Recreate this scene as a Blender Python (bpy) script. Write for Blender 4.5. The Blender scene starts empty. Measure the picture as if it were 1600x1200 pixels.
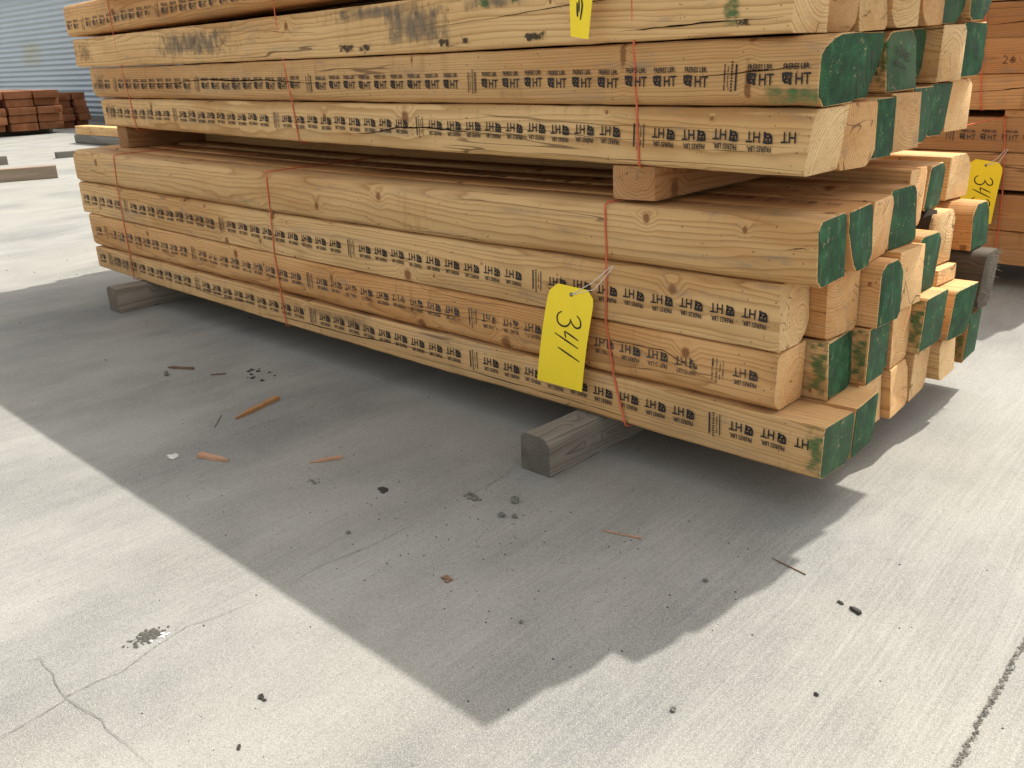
import bpy, math, random
import numpy as np
from mathutils import Vector, Matrix

# ------------------------------------------------------------------ camera, sky, sun, exposure
scene = bpy.context.scene
col = scene.collection
G = -0.008                                   # level of the concrete yard

cam_d = bpy.data.cameras.new('camera'); cam = bpy.data.objects.new('camera', cam_d); col.objects.link(cam)
F_PX = 1433.723
yaw, pitch, roll = math.radians(134.30106), math.radians(-19.69658), math.radians(-2.15676)
fw = Vector((math.cos(pitch)*math.cos(yaw), math.cos(pitch)*math.sin(yaw), math.sin(pitch)))
rt = Vector((math.sin(yaw), -math.cos(yaw), 0)); up = rt.cross(fw)
r2 = math.cos(roll)*rt + math.sin(roll)*up; u2 = -math.sin(roll)*rt + math.cos(roll)*up
m3 = Matrix((r2, u2, -fw)).transposed()
cam.matrix_world = Matrix.Translation((0, -1.7508, 0.99103)) @ m3.to_4x4()
cam_d.sensor_fit = 'HORIZONTAL'; cam_d.sensor_width = 36; cam_d.lens = F_PX/1600*36
cam_d.clip_start = 0.05; cam_d.clip_end = 800
scene.camera = cam

SUN = Vector((0.06, 0.643, 1.0)).normalized()
sd = bpy.data.lights.new('sun', 'SUN'); sun = bpy.data.objects.new('sun', sd); col.objects.link(sun)
sd.energy = 2.75; sd.angle = math.radians(0.55); sd.color = (1.0, 0.955, 0.88)
sun.rotation_euler = (-SUN).to_track_quat('-Z', 'Y').to_euler(); sun.location = (0, 4, 8)
world = bpy.data.worlds.new('World'); scene.world = world; world.use_nodes = True
wn = world.node_tree
sky = wn.nodes.new('ShaderNodeTexSky'); sky.sky_type = 'NISHITA'; sky.sun_disc = False
sky.sun_elevation = math.asin(SUN.z); sky.sun_rotation = math.atan2(SUN.x, SUN.y)
sky.dust_density = 3.0; sky.air_density = 1.0; sky.ozone_density = 1.0
bg = [n for n in wn.nodes if n.type == 'BACKGROUND'][0]
bg.inputs['Strength'].default_value = 0.15
hs = wn.nodes.new('ShaderNodeHueSaturation'); hs.inputs['Saturation'].default_value = 0.28     # a hazy, nearly white summer sky
wn.links.new(sky.outputs[0], hs.inputs['Color']); hz = wn.nodes.new('ShaderNodeMix'); hz.data_type = 'RGBA'; hz.blend_type = 'MULTIPLY'
hz.inputs[0].default_value = 1.0; hz.inputs[7].default_value = (1.03, 1.0, 0.93, 1.0); wn.links.new(hs.outputs[0], hz.inputs[6])
wn.links.new(hz.outputs[2], bg.inputs['Color'])
scene.view_settings.view_transform = 'Standard'; scene.view_settings.look = 'None'
scene.view_settings.gamma = 1.0; scene.view_settings.exposure = 0.98
scene.cycles.max_bounces = 8; scene.cycles.transparent_max_bounces = 16
scene.cycles.use_denoising = True

# ------------------------------------------------------------------ helpers
R_ = random.Random(7)

def link(name, verts, faces, mats=(), parent=None, fmat=None, smooth=False, loc=None, sharp=None):
    me = bpy.data.meshes.new(name); me.from_pydata([tuple(v) for v in verts], [], faces); me.update()
    for m in (mats if isinstance(mats, (list, tuple)) else [mats]): me.materials.append(m)
    if fmat is not None: me.polygons.foreach_set('material_index', fmat)
    if smooth:
        me.polygons.foreach_set('use_smooth', [True]*len(me.polygons))
        if sharp: me.set_sharp_from_angle(angle=math.radians(sharp))
    o = bpy.data.objects.new(name, me); col.objects.link(o)
    if parent: o.parent = parent
    if loc is not None: o.location = loc
    return o

def empty(name, loc=(0, 0, 0)):
    o = bpy.data.objects.new(name, None); o.location = loc; o.empty_display_size = 0.1; col.objects.link(o); return o

def tag(o, label=None, cat=None, group=None, kind=None):
    if label: o['label'] = label
    if cat: o['category'] = cat
    if group: o['group'] = group
    if kind: o['kind'] = kind
    return o

class NB:                                    # small node-tree writer
    def __init__(s, name):
        s.m = bpy.data.materials.new(name); s.m.use_nodes = True; s.t = s.m.node_tree; s.t.nodes.clear()
        s.out = s.n('ShaderNodeOutputMaterial')
    def n(s, typ, **kw):
        nd = s.t.nodes.new(typ)
        for k, v in kw.items(): setattr(nd, k, v)
        return nd
    def put(s, sock, v):
        if hasattr(v, 'is_output') or isinstance(v, bpy.types.NodeSocket): s.t.links.new(v, sock)
        elif isinstance(v, (tuple, list)) and len(v) == 3 and sock.type == 'RGBA': sock.default_value = (*v, 1)
        else: sock.default_value = v
    def math(s, op, a, b=0.0, c=0.0, clamp=False):
        nd = s.n('ShaderNodeMath', operation=op, use_clamp=clamp)
        s.put(nd.inputs[0], a); s.put(nd.inputs[1], b)
        if op in ('MULTIPLY_ADD',): s.put(nd.inputs[2], c)
        return nd.outputs[0]
    def add(s, a, b): return s.math('ADD', a, b)
    def sub(s, a, b): return s.math('SUBTRACT', a, b)
    def mul(s, a, b): return s.math('MULTIPLY', a, b)
    def step(s, x, lo, hi, a=0.0, b=1.0):
        nd = s.n('ShaderNodeMapRange', interpolation_type='SMOOTHSTEP')
        s.put(nd.inputs[0], x); s.put(nd.inputs[1], lo); s.put(nd.inputs[2], hi); s.put(nd.inputs[3], a); s.put(nd.inputs[4], b)
        return nd.outputs[0]
    def vec(s, x, y, z):
        nd = s.n('ShaderNodeCombineXYZ')
        s.put(nd.inputs[0], x); s.put(nd.inputs[1], y); s.put(nd.inputs[2], z); return nd.outputs[0]
    def vmul(s, v, k):
        nd = s.n('ShaderNodeVectorMath', operation='MULTIPLY'); s.put(nd.inputs[0], v); nd.inputs[1].default_value = k; return nd.outputs[0]
    def vadd(s, v, k):
        nd = s.n('ShaderNodeVectorMath', operation='ADD'); s.put(nd.inputs[0], v); s.put(nd.inputs[1], k); return nd.outputs[0]
    def noise(s, v, scale=1.0, detail=3.0, rough=0.55, dist=0.0):
        nd = s.n('ShaderNodeTexNoise'); s.put(nd.inputs['Vector'], v)
        nd.inputs['Scale'].default_value = scale; nd.inputs['Detail'].default_value = detail
        nd.inputs['Roughness'].default_value = rough; nd.inputs['Distortion'].default_value = dist
        return nd.outputs[0]
    def mix(s, f, a, b, blend='MIX'):
        nd = s.n('ShaderNodeMix', data_type='RGBA', blend_type=blend)
        s.put(nd.inputs[0], f); s.put(nd.inputs[6], a); s.put(nd.inputs[7], b); return nd.outputs[2]
    def bump(s, h, strength=0.3, dist=0.002):
        nd = s.n('ShaderNodeBump'); s.put(nd.inputs['Height'], h)
        nd.inputs['Strength'].default_value = strength; nd.inputs['Distance'].default_value = dist; return nd.outputs[0]
    def bsdf(s, color, rough=0.8, normal=None, spec=0.3, metal=0.0):
        nd = s.n('ShaderNodeBsdfPrincipled'); s.put(nd.inputs['Base Color'], color); s.put(nd.inputs['Roughness'], rough)
        nd.inputs['Specular IOR Level'].default_value = spec; nd.inputs['Metallic'].default_value = metal
        if normal is not None: s.t.links.new(normal, nd.inputs['Normal'])
        return nd.outputs[0]
    def done(s, sh): s.t.links.new(sh, s.out.inputs[0]); return s.m

# ------------------------------------------------------------------ wood: a solid texture of growth rings round a pith, with knots, checks and dirt
def wood_material(name, end=False, light=(0.755, 0.502, 0.236), orange=(0.60, 0.328, 0.132), ring_dark=0.53, weather=0.0, dirt=1.0, grey=((0.10, 0.095, 0.082), (0.33, 0.31, 0.27))):
    b = NB(name)
    tc = b.n('ShaderNodeTexCoord'); sep = b.n('ShaderNodeSeparateXYZ'); b.put(sep.inputs[0], tc.outputs['Object'])
    x, y, z = sep.outputs
    oi = b.n('ShaderNodeObjectInfo'); sc = b.n('ShaderNodeSeparateColor'); b.put(sc.inputs[0], oi.outputs['Color'])
    r, g, hue = sc.outputs; alpha = oi.outputs['Alpha']
    sx = b.add(x, b.add(b.mul(r, 61.0), b.mul(g, 37.0)))                 # every timber reads another stretch of the noise
    py = b.mul(b.sub(r, 0.5), 0.30); pz = b.mul(b.sub(g, 0.5), 0.30)
    w1 = b.mul(b.sub(b.noise(b.vec(b.mul(sx, 0.55), 3.1, 0.0), 1.0, 1.0), 0.5), 0.075)
    w2 = b.mul(b.sub(b.noise(b.vec(b.mul(sx, 0.55), 0.0, 9.7), 1.0, 1.0), 0.5), 0.075)
    yy = b.add(b.sub(y, py), w1); zz = b.add(b.sub(z, pz), w2)
    rad = b.math('SQRT', b.add(b.mul(yy, yy), b.mul(zz, zz)))
    th = b.math('ARCTAN2', yy, zz)
    warp = b.mul(b.sub(b.noise(b.vec(b.mul(sx, 1.6), b.mul(y, 9.0), b.mul(z, 9.0)), 1.0, 3.0), 0.5), 0.022)
    # knots: branches growing out from the pith
    vo = b.n('ShaderNodeTexVoronoi', voronoi_dimensions='2D', feature='F1')
    kx = b.mul(sx, 1/0.34); kt = b.mul(th, 1/0.85)
    b.put(vo.inputs['Vector'], b.vec(kx, kt, 0.0)); vo.inputs['Scale'].default_value = 1.0
    vp = b.n('ShaderNodeSeparateXYZ'); b.put(vp.inputs[0], vo.outputs['Position'])
    vc = b.n('ShaderNodeSeparateColor'); b.put(vc.inputs[0], vo.outputs['Color'])
    dx = b.mul(b.sub(kx, vp.outputs[0]), 0.34); dt = b.mul(b.mul(b.sub(kt, vp.outputs[1]), 0.85), rad)
    wob = b.mul(b.sub(b.noise(tc.outputs['Object'], 120.0, 2.0), 0.5), 0.006)
    d = b.add(b.math('SQRT', b.add(b.mul(dx, dx), b.mul(dt, dt))), wob)
    has = b.step(vc.outputs[1], 0.40, 0.42)
    kr = b.mul(b.add(0.0035, b.mul(b.mul(vc.outputs[0], vc.outputs[0]), 0.013)), has)
    knot = b.step(d, b.mul(kr, 1.15), b.mul(kr, 0.75))
    halo = b.mul(b.step(d, b.mul(kr, 4.5), kr), has)
    rr = b.add(b.add(rad, warp), b.mul(halo, b.mul(kr, 0.9)))
    freq = b.add(115.0, b.mul(hue, 45.0))
    ph = b.add(b.mul(rr, freq), b.mul(b.noise(b.vec(b.mul(rr, 22.0), b.mul(r, 30.0), b.mul(g, 30.0)), 1.0, 2.0), 5.0))
    f = b.math('FRACT', ph)
    late = b.mul(b.math('POWER', f, 3.4), b.step(f, 1.0, 0.88))
    yr = b.noise(b.vec(b.math('FLOOR', ph), 0.5, r), 3.7, 0.0)           # each year's ring darker or lighter
    late = b.mul(late, b.add(0.45, b.mul(yr, 1.0)))
    fib = b.noise(b.vec(b.mul(sx, 3.0), b.mul(y, 170.0), b.mul(z, 170.0)), 1.0, 3.0)
    if end: fib = b.noise(b.vec(b.mul(sx, 30.0), b.mul(y, 30.0), b.mul(z, 160.0)), 1.0, 3.0)
    base = b.mix(hue, light, orange)
    tone = b.add(0.86, b.mul(b.math('FRACT', b.mul(g, 7.3)), 0.24))                     # each timber a little lighter or darker
    base = b.mix(1.0, base, b.vec(tone, tone, tone), 'MULTIPLY')
    dark = b.mix(1.0, base, (ring_dark, ring_dark*0.80, ring_dark*0.60), 'MULTIPLY')
    c = b.mix(b.math('MINIMUM', b.mul(late, 1.05 if end else 1.0), 1.0), base, dark)
    heart = b.step(b.add(rad, b.mul(warp, 1.5)), 0.085, 0.05)                # heartwood a little redder
    c = b.mix(b.mul(heart, 0.35), c, b.mix(1.0, c, (0.94, 0.80, 0.66), 'MULTIPLY'))
    c = b.mix(b.step(fib, 0.62, 0.30, 0.0, 0.30 if not end else 0.34), c, b.mix(1.0, c, (0.74, 0.66, 0.56), 'MULTIPLY'))
    blot = b.noise(b.vec(b.mul(sx, 1.1), b.mul(y, 5.0), b.mul(z, 5.0)), 1.0, 4.0, 0.6)
    c = b.mix(b.step(blot, 0.40, 0.68, 0.0, 0.85), c, b.mix(1.0, c, (0.80, 0.68, 0.55), 'MULTIPLY'))
    if not end:
        sm = b.noise(b.vec(b.mul(sx, 34.0), b.mul(y, 5.0), b.mul(z, 5.0)), 1.0, 3.0, 0.6)          # cross-wise rub marks
        smm = b.step(b.noise(b.vec(b.mul(sx, 2.6), b.mul(y, 3.0), b.mul(z, 3.0)), 1.0, 2.0), 0.50, 0.66)
        c = b.mix(b.mul(b.mul(b.step(sm, 0.50, 0.74), smm), 0.55), c, b.mix(1.0, c, (0.55, 0.50, 0.45), 'MULTIPLY'))
        gy = b.step(b.noise(b.vec(b.mul(sx, 1.7), b.mul(y, 16.0), b.mul(z, 16.0)), 1.0, 4.0, 0.65), 0.55, 0.74)   # greyed, sun-dried streaks
        c = b.mix(b.mul(gy, 0.60), c, (0.33, 0.24, 0.145))
    kc = b.mix(b.step(b.math('FRACT', b.mul(d, 330.0)), 0.3, 0.9), (0.16, 0.065, 0.025), (0.27, 0.12, 0.048))
    rim = b.mul(b.step(d, b.mul(kr, 1.6), kr), b.mul(has, 0.55))
    if not end:
        c = b.mix(rim, c, b.mix(1.0, c, (0.62, 0.48, 0.34), 'MULTIPLY'))
        c = b.mix(b.mul(knot, 0.85), c, kc)
    # drying checks: thin dark lines along the grain (or from the pith outwards on the end)
    if end:
        cn = b.noise(b.vec(b.mul(th, 1.7), b.mul(r, 90.0), b.mul(rad, 4.0)), 1.0, 2.0)
        ck = b.mul(b.step(b.math('ABSOLUTE', b.sub(cn, 0.5)), 0.008, 0.002), b.step(b.noise(b.vec(b.mul(y, 14.0), b.mul(z, 14.0), b.mul(g, 50.0)), 1.0, 1.0), 0.52, 0.58))
    else:
        cn = b.noise(b.vec(b.mul(sx, 0.8), b.mul(b.add(y, z), 11.0), b.mul(b.sub(y, z), 11.0)), 1.0, 2.0, 0.4)
        ck = b.mul(b.step(b.math('ABSOLUTE', b.sub(cn, 0.5)), 0.0065, 0.002), b.step(b.noise(b.vec(b.mul(sx, 1.3), b.mul(y, 6.0), b.mul(z, 6.0)), 1.0, 1.0), 0.54, 0.60))
    c = b.mix(b.mul(ck, 0.7), c, (0.09, 0.045, 0.022))
    # dirt, scuffs and specks
    dn = b.noise(b.vec(b.mul(sx, 7.0), b.mul(y, 26.0), b.mul(z, 26.0)), 1.0, 5.0, 0.65)
    dm = b.mul(b.step(dn, 0.54, 0.74), b.step(blot, 0.36, 0.56))
    c = b.mix(b.mul(dm, 0.55*dirt), c, (0.22, 0.18, 0.14))
    sp = b.noise(tc.outputs['Object'], 95.0, 1.0)
    c = b.mix(b.mul(b.step(sp, 0.735, 0.77), 0.75*dirt), c, (0.08, 0.05, 0.035))
    # weathering: timbers left outside go grey (per object alpha below 1, or the whole material)
    gw = b.sub(1.0, alpha)
    gwn = b.noise(b.vec(b.mul(sx, 2.0), b.mul(y, 22.0), b.mul(z, 22.0)), 1.0, 4.0)
    gcol = b.mix(gwn, grey[0], grey[1])
    gcol = b.mix(b.math('MINIMUM', b.mul(late, 1.1), 1.0), gcol, b.mix(1.0, gcol, (0.45, 0.43, 0.40), 'MULTIPLY'))
    if end: gcol = b.mix(1.0, gcol, (0.52, 0.53, 0.54), 'MULTIPLY')
    c = b.mix(b.math('MAXIMUM', gw, weather), c, gcol)
    h = b.sub(b.add(b.mul(fib, 0.6), b.mul(late, 0.08)), b.mul(ck, 2.5))
    if end: h = b.add(h, b.mul(b.noise(tc.outputs['Object'], 260.0, 2.0), 0.8))
    return b.done(b.bsdf(c, 0.78, b.bump(h, 0.45 if not end else 0.6, 0.0016), 0.22))

M = {}
M['wood'] = wood_material('sawn fir')
M['wood_end'] = wood_material('sawn fir end grain', end=True, light=(0.78, 0.55, 0.285), orange=(0.65, 0.39, 0.175), ring_dark=0.50)
M['log'] = wood_material('dark weathered timber', grey=((0.022, 0.018, 0.014), (0.12, 0.098, 0.075)))
M['log_end'] = wood_material('dark weathered end grain', end=True, grey=((0.05, 0.042, 0.034), (0.26, 0.22, 0.17)))
M['aged'] = wood_material('aged red brown fir', light=(0.58, 0.34, 0.155), orange=(0.48, 0.25, 0.105), ring_dark=0.58)
M['aged_end'] = wood_material('aged fir end grain', end=True, light=(0.5, 0.28, 0.125), orange=(0.42, 0.22, 0.095), ring_dark=0.55)
M['red_wood'] = wood_material('old red brown wood', light=(0.29, 0.125, 0.058), orange=(0.22, 0.088, 0.04), ring_dark=0.6)
M['red_end'] = wood_material('old red brown end grain', end=True, light=(0.32, 0.135, 0.06), orange=(0.25, 0.10, 0.043), ring_dark=0.6)

def paint_material():
    b = NB('green end paint'); tc = b.n('ShaderNodeTexCoord'); o = tc.outputs['Object']
    sep = b.n('ShaderNodeSeparateXYZ'); b.put(sep.inputs[0], o); x, y, z = sep.outputs
    oi = b.n('ShaderNodeObjectInfo'); sc = b.n('ShaderNodeSeparateColor'); b.put(sc.inputs[0], oi.outputs['Color']); r, g, pale = sc.outputs
    v = b.vadd(o, b.vec(0.0, b.mul(r, 7.0), b.mul(g, 7.0)))
    n1 = b.noise(v, 26.0, 5.0, 0.65)
    c = b.mix(b.step(n1, .40, .62), (0.007, 0.042, 0.014), (0.024, 0.096, 0.038))
    c = b.mix(b.mul(pale, 0.8), c, (0.10, 0.145, 0.075))
    yy = b.sub(y, b.mul(b.sub(r, 0.5), 0.3)); zz = b.sub(z, b.mul(b.sub(g, 0.5), 0.3))
    rad = b.math('SQRT', b.add(b.mul(yy, yy), b.mul(zz, zz)))
    rad = b.add(rad, b.mul(b.sub(b.noise(v, 9.0, 2.0), 0.5), 0.02))
    f = b.math('FRACT', b.mul(rad, 140.0)); ring = b.mul(b.math('POWER', f, 3.0), b.step(f, 1.0, 0.9))
    c = b.mix(b.mul(ring, 0.45), c, (0.035, 0.115, 0.055))
    sc1 = b.noise(b.vec(0.0, b.mul(b.add(y, r), 30.0), b.mul(b.add(z, g), 12.0)), 1.0, 5.0, 0.7)
    scuff = b.step(sc1, 0.52, 0.72)
    c = b.mix(b.mul(scuff, 0.65), c, (0.09, 0.19, 0.11))
    worn = b.mul(b.step(b.noise(v, 75.0, 5.0, 0.75), 0.58, 0.68), b.step(b.noise(v, 13.0, 2.0), 0.48, 0.62))
    thin = b.mul(b.step(b.noise(b.vec(0.0, b.mul(b.add(y, g), 90.0), b.mul(b.add(z, r), 9.0)), 1.0, 4.0, 0.7), 0.54, 0.75), b.step(b.noise(v, 8.0, 2.0), 0.42, 0.62))
    c = b.mix(b.mul(thin, 0.75), c, (0.22, 0.20, 0.085))
    deep = b.step(b.noise(v, 10.0, 3.0, 0.6), 0.40, 0.62)
    c = b.mix(b.mul(deep, 0.55), c, b.mix(1.0, c, (0.42, 0.46, 0.50), 'MULTIPLY'))
    c = b.mix(b.mul(worn, 0.8), c, (0.50, 0.36, 0.19))
    sp = b.noise(v, 230.0, 1.0); c = b.mix(b.mul(b.step(sp, 0.74, 0.78), 0.5), c, (0.30, 0.38, 0.28))
    h = b.add(b.mul(ring, 0.5), b.noise(v, 300.0, 2.0))
    return b.done(b.bsdf(c, b.step(n1, 0.3, 0.7, 0.6, 0.85), b.bump(h, 0.5, 0.0014), 0.22))
M['green'] = paint_material()

def layer_material(name, color, cover=0.5, scale=90.0, edge=True, rough=0.8, color2=None, soft=0.10, stretch=(1, 1, 1), opacity=1.0):
    """A thin stain, paint or ink coat with worn gaps in it."""
    b = NB(name); tc = b.n('ShaderNodeTexCoord'); o = tc.outputs['Object']
    oi = b.n('ShaderNodeObjectInfo')
    n = b.noise(b.vmul(o, stretch), scale, 4.0, 0.65)
    if not edge: n = b.add(n, b.mul(b.sub(b.noise(o, 6.5, 2.0), 0.5), 0.55))          # the stamp roller inked unevenly
    if edge:
        gs = b.n('ShaderNodeSeparateXYZ'); b.put(gs.inputs[0], tc.outputs['UV'])
        ex = b.math('MINIMUM', gs.outputs[0], b.sub(1.0, gs.outputs[0])); ez = b.math('MINIMUM', gs.outputs[1], b.sub(1.0, gs.outputs[1]))
        e = b.step(b.math('MINIMUM', ex, ez), -0.04, 0.42)
        n = b.sub(n, b.mul(b.sub(1.0, e), 0.38))
    a = b.mul(b.step(n, 1-cover-soft, 1-cover+soft), opacity)
    n2 = b.noise(o, scale*0.35, 3.0)
    c = b.mix(n2, color, color2 or color)
    sh = b.n('ShaderNodeMixShader'); tr = b.n('ShaderNodeBsdfTransparent')
    b.put(sh.inputs[0], a); b.put(sh.inputs[1], tr.outputs[0]); b.put(sh.inputs[2], b.bsdf(c, rough, None, 0.2))
    return b.done(sh.outputs[0])
M['ink'] = layer_material('black stamp ink', (0.010, 0.009, 0.010), 0.70, 70.0, edge=False, soft=0.10, color2=(0.05, 0.045, 0.045))
M['faint_ink'] = layer_material('faded stamp ink', (0.035, 0.03, 0.03), 0.60, 60.0, edge=False, soft=0.10, color2=(0.10, 0.085, 0.075))
M['grey_stain'] = layer_material('grey road dirt', (0.13, 0.11, 0.088), 0.58, 26.0, color2=(0.26, 0.21, 0.15), soft=0.22, stretch=(1.5, 1, 0.8), opacity=.70)
M['brown_stain'] = layer_material('brown end dirt', (0.12, 0.08, 0.05), 0.50, 45.0, color2=(0.30, 0.2, 0.11), soft=0.25, stretch=(1.6, 1, 0.8), opacity=.6)
M['dark_stain'] = layer_material('dark bark smear', (0.035, 0.025, 0.018), 0.56, 55.0, color2=(0.10, 0.07, 0.045), soft=0.07)
M['green_smear'] = layer_material('green paint smear', (0.030, 0.125, 0.045), 0.54, 60.0, color2=(0.10, 0.20, 0.07), soft=0.20, stretch=(0.5, 1, 1), opacity=.85)
M['crack'] = NB('split in the wood'); M['crack'] = M['crack'].done(M['crack'].bsdf((0.018, 0.010, 0.006), 0.95, None, 0.0))

def simple(name, color, rough=0.7, var=0.15, scale=40.0, bump=0.2, spec=0.3):
    b = NB(name); tc = b.n('ShaderNodeTexCoord'); n = b.noise(tc.outputs['Object'], scale, 4.0)
    c = b.mix(n, tuple(k*(1-var) for k in color), tuple(min(1, k*(1+var)) for k in color))
    return b.done(b.bsdf(c, rough, b.bump(n, bump, 0.001), spec))
M['strap'] = simple('orange red strap', (0.62, 0.13, 0.055), 0.5, 0.25, 60.0)
M['strap_far'] = M['strap']
M['yellow'] = simple('yellow card', (0.94, 0.70, 0.03), 0.5, 0.05, 18.0, 0.1)
M['pen'] = simple('black marker', (0.015, 0.013, 0.012), 0.5, 0.2)
M['string'] = simple('white tie string', (0.72, 0.68, 0.62), 0.7, 0.1)
M['eyelet'] = simple('brass eyelet', (0.20, 0.15, 0.07), 0.4, 0.3)
M['bark'] = simple('dark bark', (0.05, 0.038, 0.028), 0.9, 0.5, 60.0, 0.9, 0.1)
M['chip'] = simple('splintered orange wood', (0.36, 0.19, 0.08), 0.75, 0.3, 60.0)
M['chip_pink'] = simple('splintered pinkish wood', (0.42, 0.235, 0.14), 0.75, 0.25, 60.0)
M['twig'] = simple('dry twig', (0.16, 0.09, 0.055), 0.8, 0.3)
M['stone'] = simple('grey stone', (0.15, 0.145, 0.12), 0.85, 0.35, 90.0, 0.7)
M['dark'] = simple('dark dirt', (0.045, 0.040, 0.034), 0.9, 0.5, 120.0, 0.7)
M['paper'] = simple('crumpled foil paper', (0.55, 0.54, 0.50), 0.45, 0.2, 90.0)
M['leaf'] = simple('dry leaf', (0.20, 0.12, 0.075), 0.8, 0.5, 90.0)
M['white_dab'] = simple('white droppings', (0.72, 0.71, 0.68), 0.8, 0.1)

def concrete():
    b = NB('broom finished concrete'); tc = b.n('ShaderNodeTexCoord'); o = tc.outputs['Object']
    sep = b.n('ShaderNodeSeparateXYZ'); b.put(sep.inputs[0], o); x, y, z = sep.outputs
    xr = b.add(x, b.mul(y, 0.06))
    big = b.noise(o, 0.55, 4.0, 0.6, 0.4); mid = b.noise(b.vec(b.mul(x, 3.4), b.mul(y, 1.7), 0.0), 1.0, 5.0, 0.62)
    fine = b.noise(o, 210.0, 3.0, 0.75); grit = b.noise(o, 520.0, 2.0, 0.6)
    bw = b.mul(b.sub(b.noise(b.vec(b.mul(xr, 2.0), b.mul(y, 1.2), 0.0), 1.0, 2.0), 0.5), 0.05)
    broom = b.noise(b.vec(b.mul(b.add(xr, bw), 110.0), b.mul(y, 1.6), 0.0), 1.0, 3.0, 0.6)
    broom2 = b.noise(b.vec(b.mul(b.add(xr, bw), 260.0), b.mul(y, 4.5), 0.0), 1.0, 2.0, 0.6)
    c = b.mix(b.step(mid, 0.30, 0.70), (0.200, 0.199, 0.184), (0.298, 0.295, 0.270))
    c = b.mix(b.step(big, 0.40, 0.60, 0.0, 0.6), c, (0.285, 0.270, 0.230))
    st = b.noise(b.vec(b.mul(x, 1.9), b.mul(y, 1.0), 4.0), 1.0, 5.0, 0.6)
    c = b.mix(b.step(st, 0.46, 0.72, 0.0, 0.85), c, (0.150, 0.152, 0.146))
    where = b.step(b.noise(b.vec(b.mul(x, 0.9), b.mul(y, 0.6), 9.0), 1.0, 2.0), 0.35, 0.62, 0.05, 0.80)
    where = b.math('MAXIMUM', where, b.step(x, -1.2, -0.45))
    c = b.mix(b.mul(b.step(broom, 0.42, 0.66), b.mul(where, 0.22)), c, (0.40, 0.39, 0.355))
    c = b.mix(b.mul(b.step(broom2, 0.54, 0.30), b.mul(where, 0.30)), c, (0.15, 0.145, 0.13))
    c = b.mix(b.step(fine, 0.60, 0.30, 0.0, 0.62), c, b.mix(1.0, c, (0.66, 0.65, 0.63), 'MULTIPLY'))
    c = b.mix(b.step(grit, 0.50, 0.68, 0.0, 0.60), c, (0.52, 0.50, 0.46))
    pit = b.mul(b.step(b.noise(o, 120.0, 1.0, 0.4), 0.735, 0.765), b.step(mid, 0.40, 0.60))
    c = b.mix(b.mul(pit, 0.7), c, (0.09, 0.085, 0.078))
    h = b.add(b.add(b.mul(broom, 0.8), b.mul(broom2, 0.5)), b.add(b.mul(fine, 0.6), b.mul(grit, 0.4)))
    h = b.sub(h, b.mul(pit, 1.2))
    return b.done(b.bsdf(c, 0.86, b.bump(h, 0.35, 0.0012), 0.25))
M['concrete'] = concrete()

# ------------------------------------------------------------------ ground
def sheet(name, x0, x1, y0, y1, z, mat):
    return link(name, [(x0, y0, z), (x1, y0, z), (x1, y1, z), (x0, y1, z)], [(0, 1, 2, 3)], [mat])
tag(sheet('ground', -260, 120, -120, 260, G, M['concrete']), kind='structure')

def ribbon(name, pts, w, z, mat, seed=1, sub=10, jag=0.35):
    rr = random.Random(seed); P = [Vector((a, b_, 0)) for a, b_ in pts]; cen = []
    for a, b_ in zip(P[:-1], P[1:]):
        for k in range(sub): cen.append(a.lerp(b_, k/sub))
    cen.append(P[-1]); vs = []; fs = []
    for i, c in enumerate(cen):
        d = (cen[min(i+1, len(cen)-1)]-cen[max(i-1, 0)]).normalized(); nrm = Vector((-d.y, d.x, 0))
        taper = min(1, 0.25+4*min(i, len(cen)-1-i)/len(cen))
        off = nrm*rr.uniform(-1, 1)*w*jag*2
        ww = w*taper*rr.uniform(1-jag, 1+jag)/2
        vs += [c+off+nrm*ww+Vector((0, 0, z)), c+off-nrm*ww+Vector((0, 0, z))]
        if i: fs.append((2*i-2, 2*i-1, 2*i+1, 2*i))
    return link(name, vs, fs, [mat])
M['joint'] = simple('dirt filled joint', (0.13, 0.12, 0.10), 0.95, 0.7, 160.0, 1.0, 0.1)
M['crackline'] = simple('hairline crack', (0.15, 0.143, 0.128), 0.95, 0.4, 150.0, 0.3, 0.1)
tag(ribbon('ground_crack', [(-1.43, -1.56), (-1.438, -1.477), (-1.444, -1.426), (-1.452, -1.374), (-1.462, -1.361), (-1.463, -1.312), (-1.455, -1.27), (-1.479, -1.205), (-1.495, -1.127), (-1.479, -1.063), (-1.47, -0.977)], 0.0011, G+0.002, M['crackline'], 3, 10, .6), kind='structure')
tag(ribbon('ground_crack', [(-1.47, -0.95), (-1.484, -0.829), (-1.469, -0.705), (-1.472, -0.56)], 0.0009, G+0.002, M['crackline'], 8, 14, .7), kind='structure')
tag(ribbon('ground_crack', [(-1.469, -0.46), (-1.49, -0.259), (-1.53, -0.16)], 0.0009, G+0.002, M['crackline'], 9, 14, .7), kind='structure')
tag(ribbon('ground_crack', [(-1.646, -1.407), (-1.608, -1.352), (-1.587, -1.356), (-1.543, -1.354), (-1.515, -1.362), (-1.468, -1.366), (-1.426, -1.362), (-1.379, -1.353), (-1.356, -1.349), (-1.327, -1.354), (-1.264, -1.347), (-1.188, -1.345)], 0.0012, G+0.0025, M['crackline'], 4), kind='structure')
tag(ribbon('expansion_joint', [(-0.286, -0.75), (-0.293, -0.557), (-0.301, -0.438), (-0.306, -0.32), (-0.313, -0.177), (-0.33, 0.4), (-0.36, 1.4)], 0.0042, G+0.002, M['joint'], 5, 60, .6), kind='structure')

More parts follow.
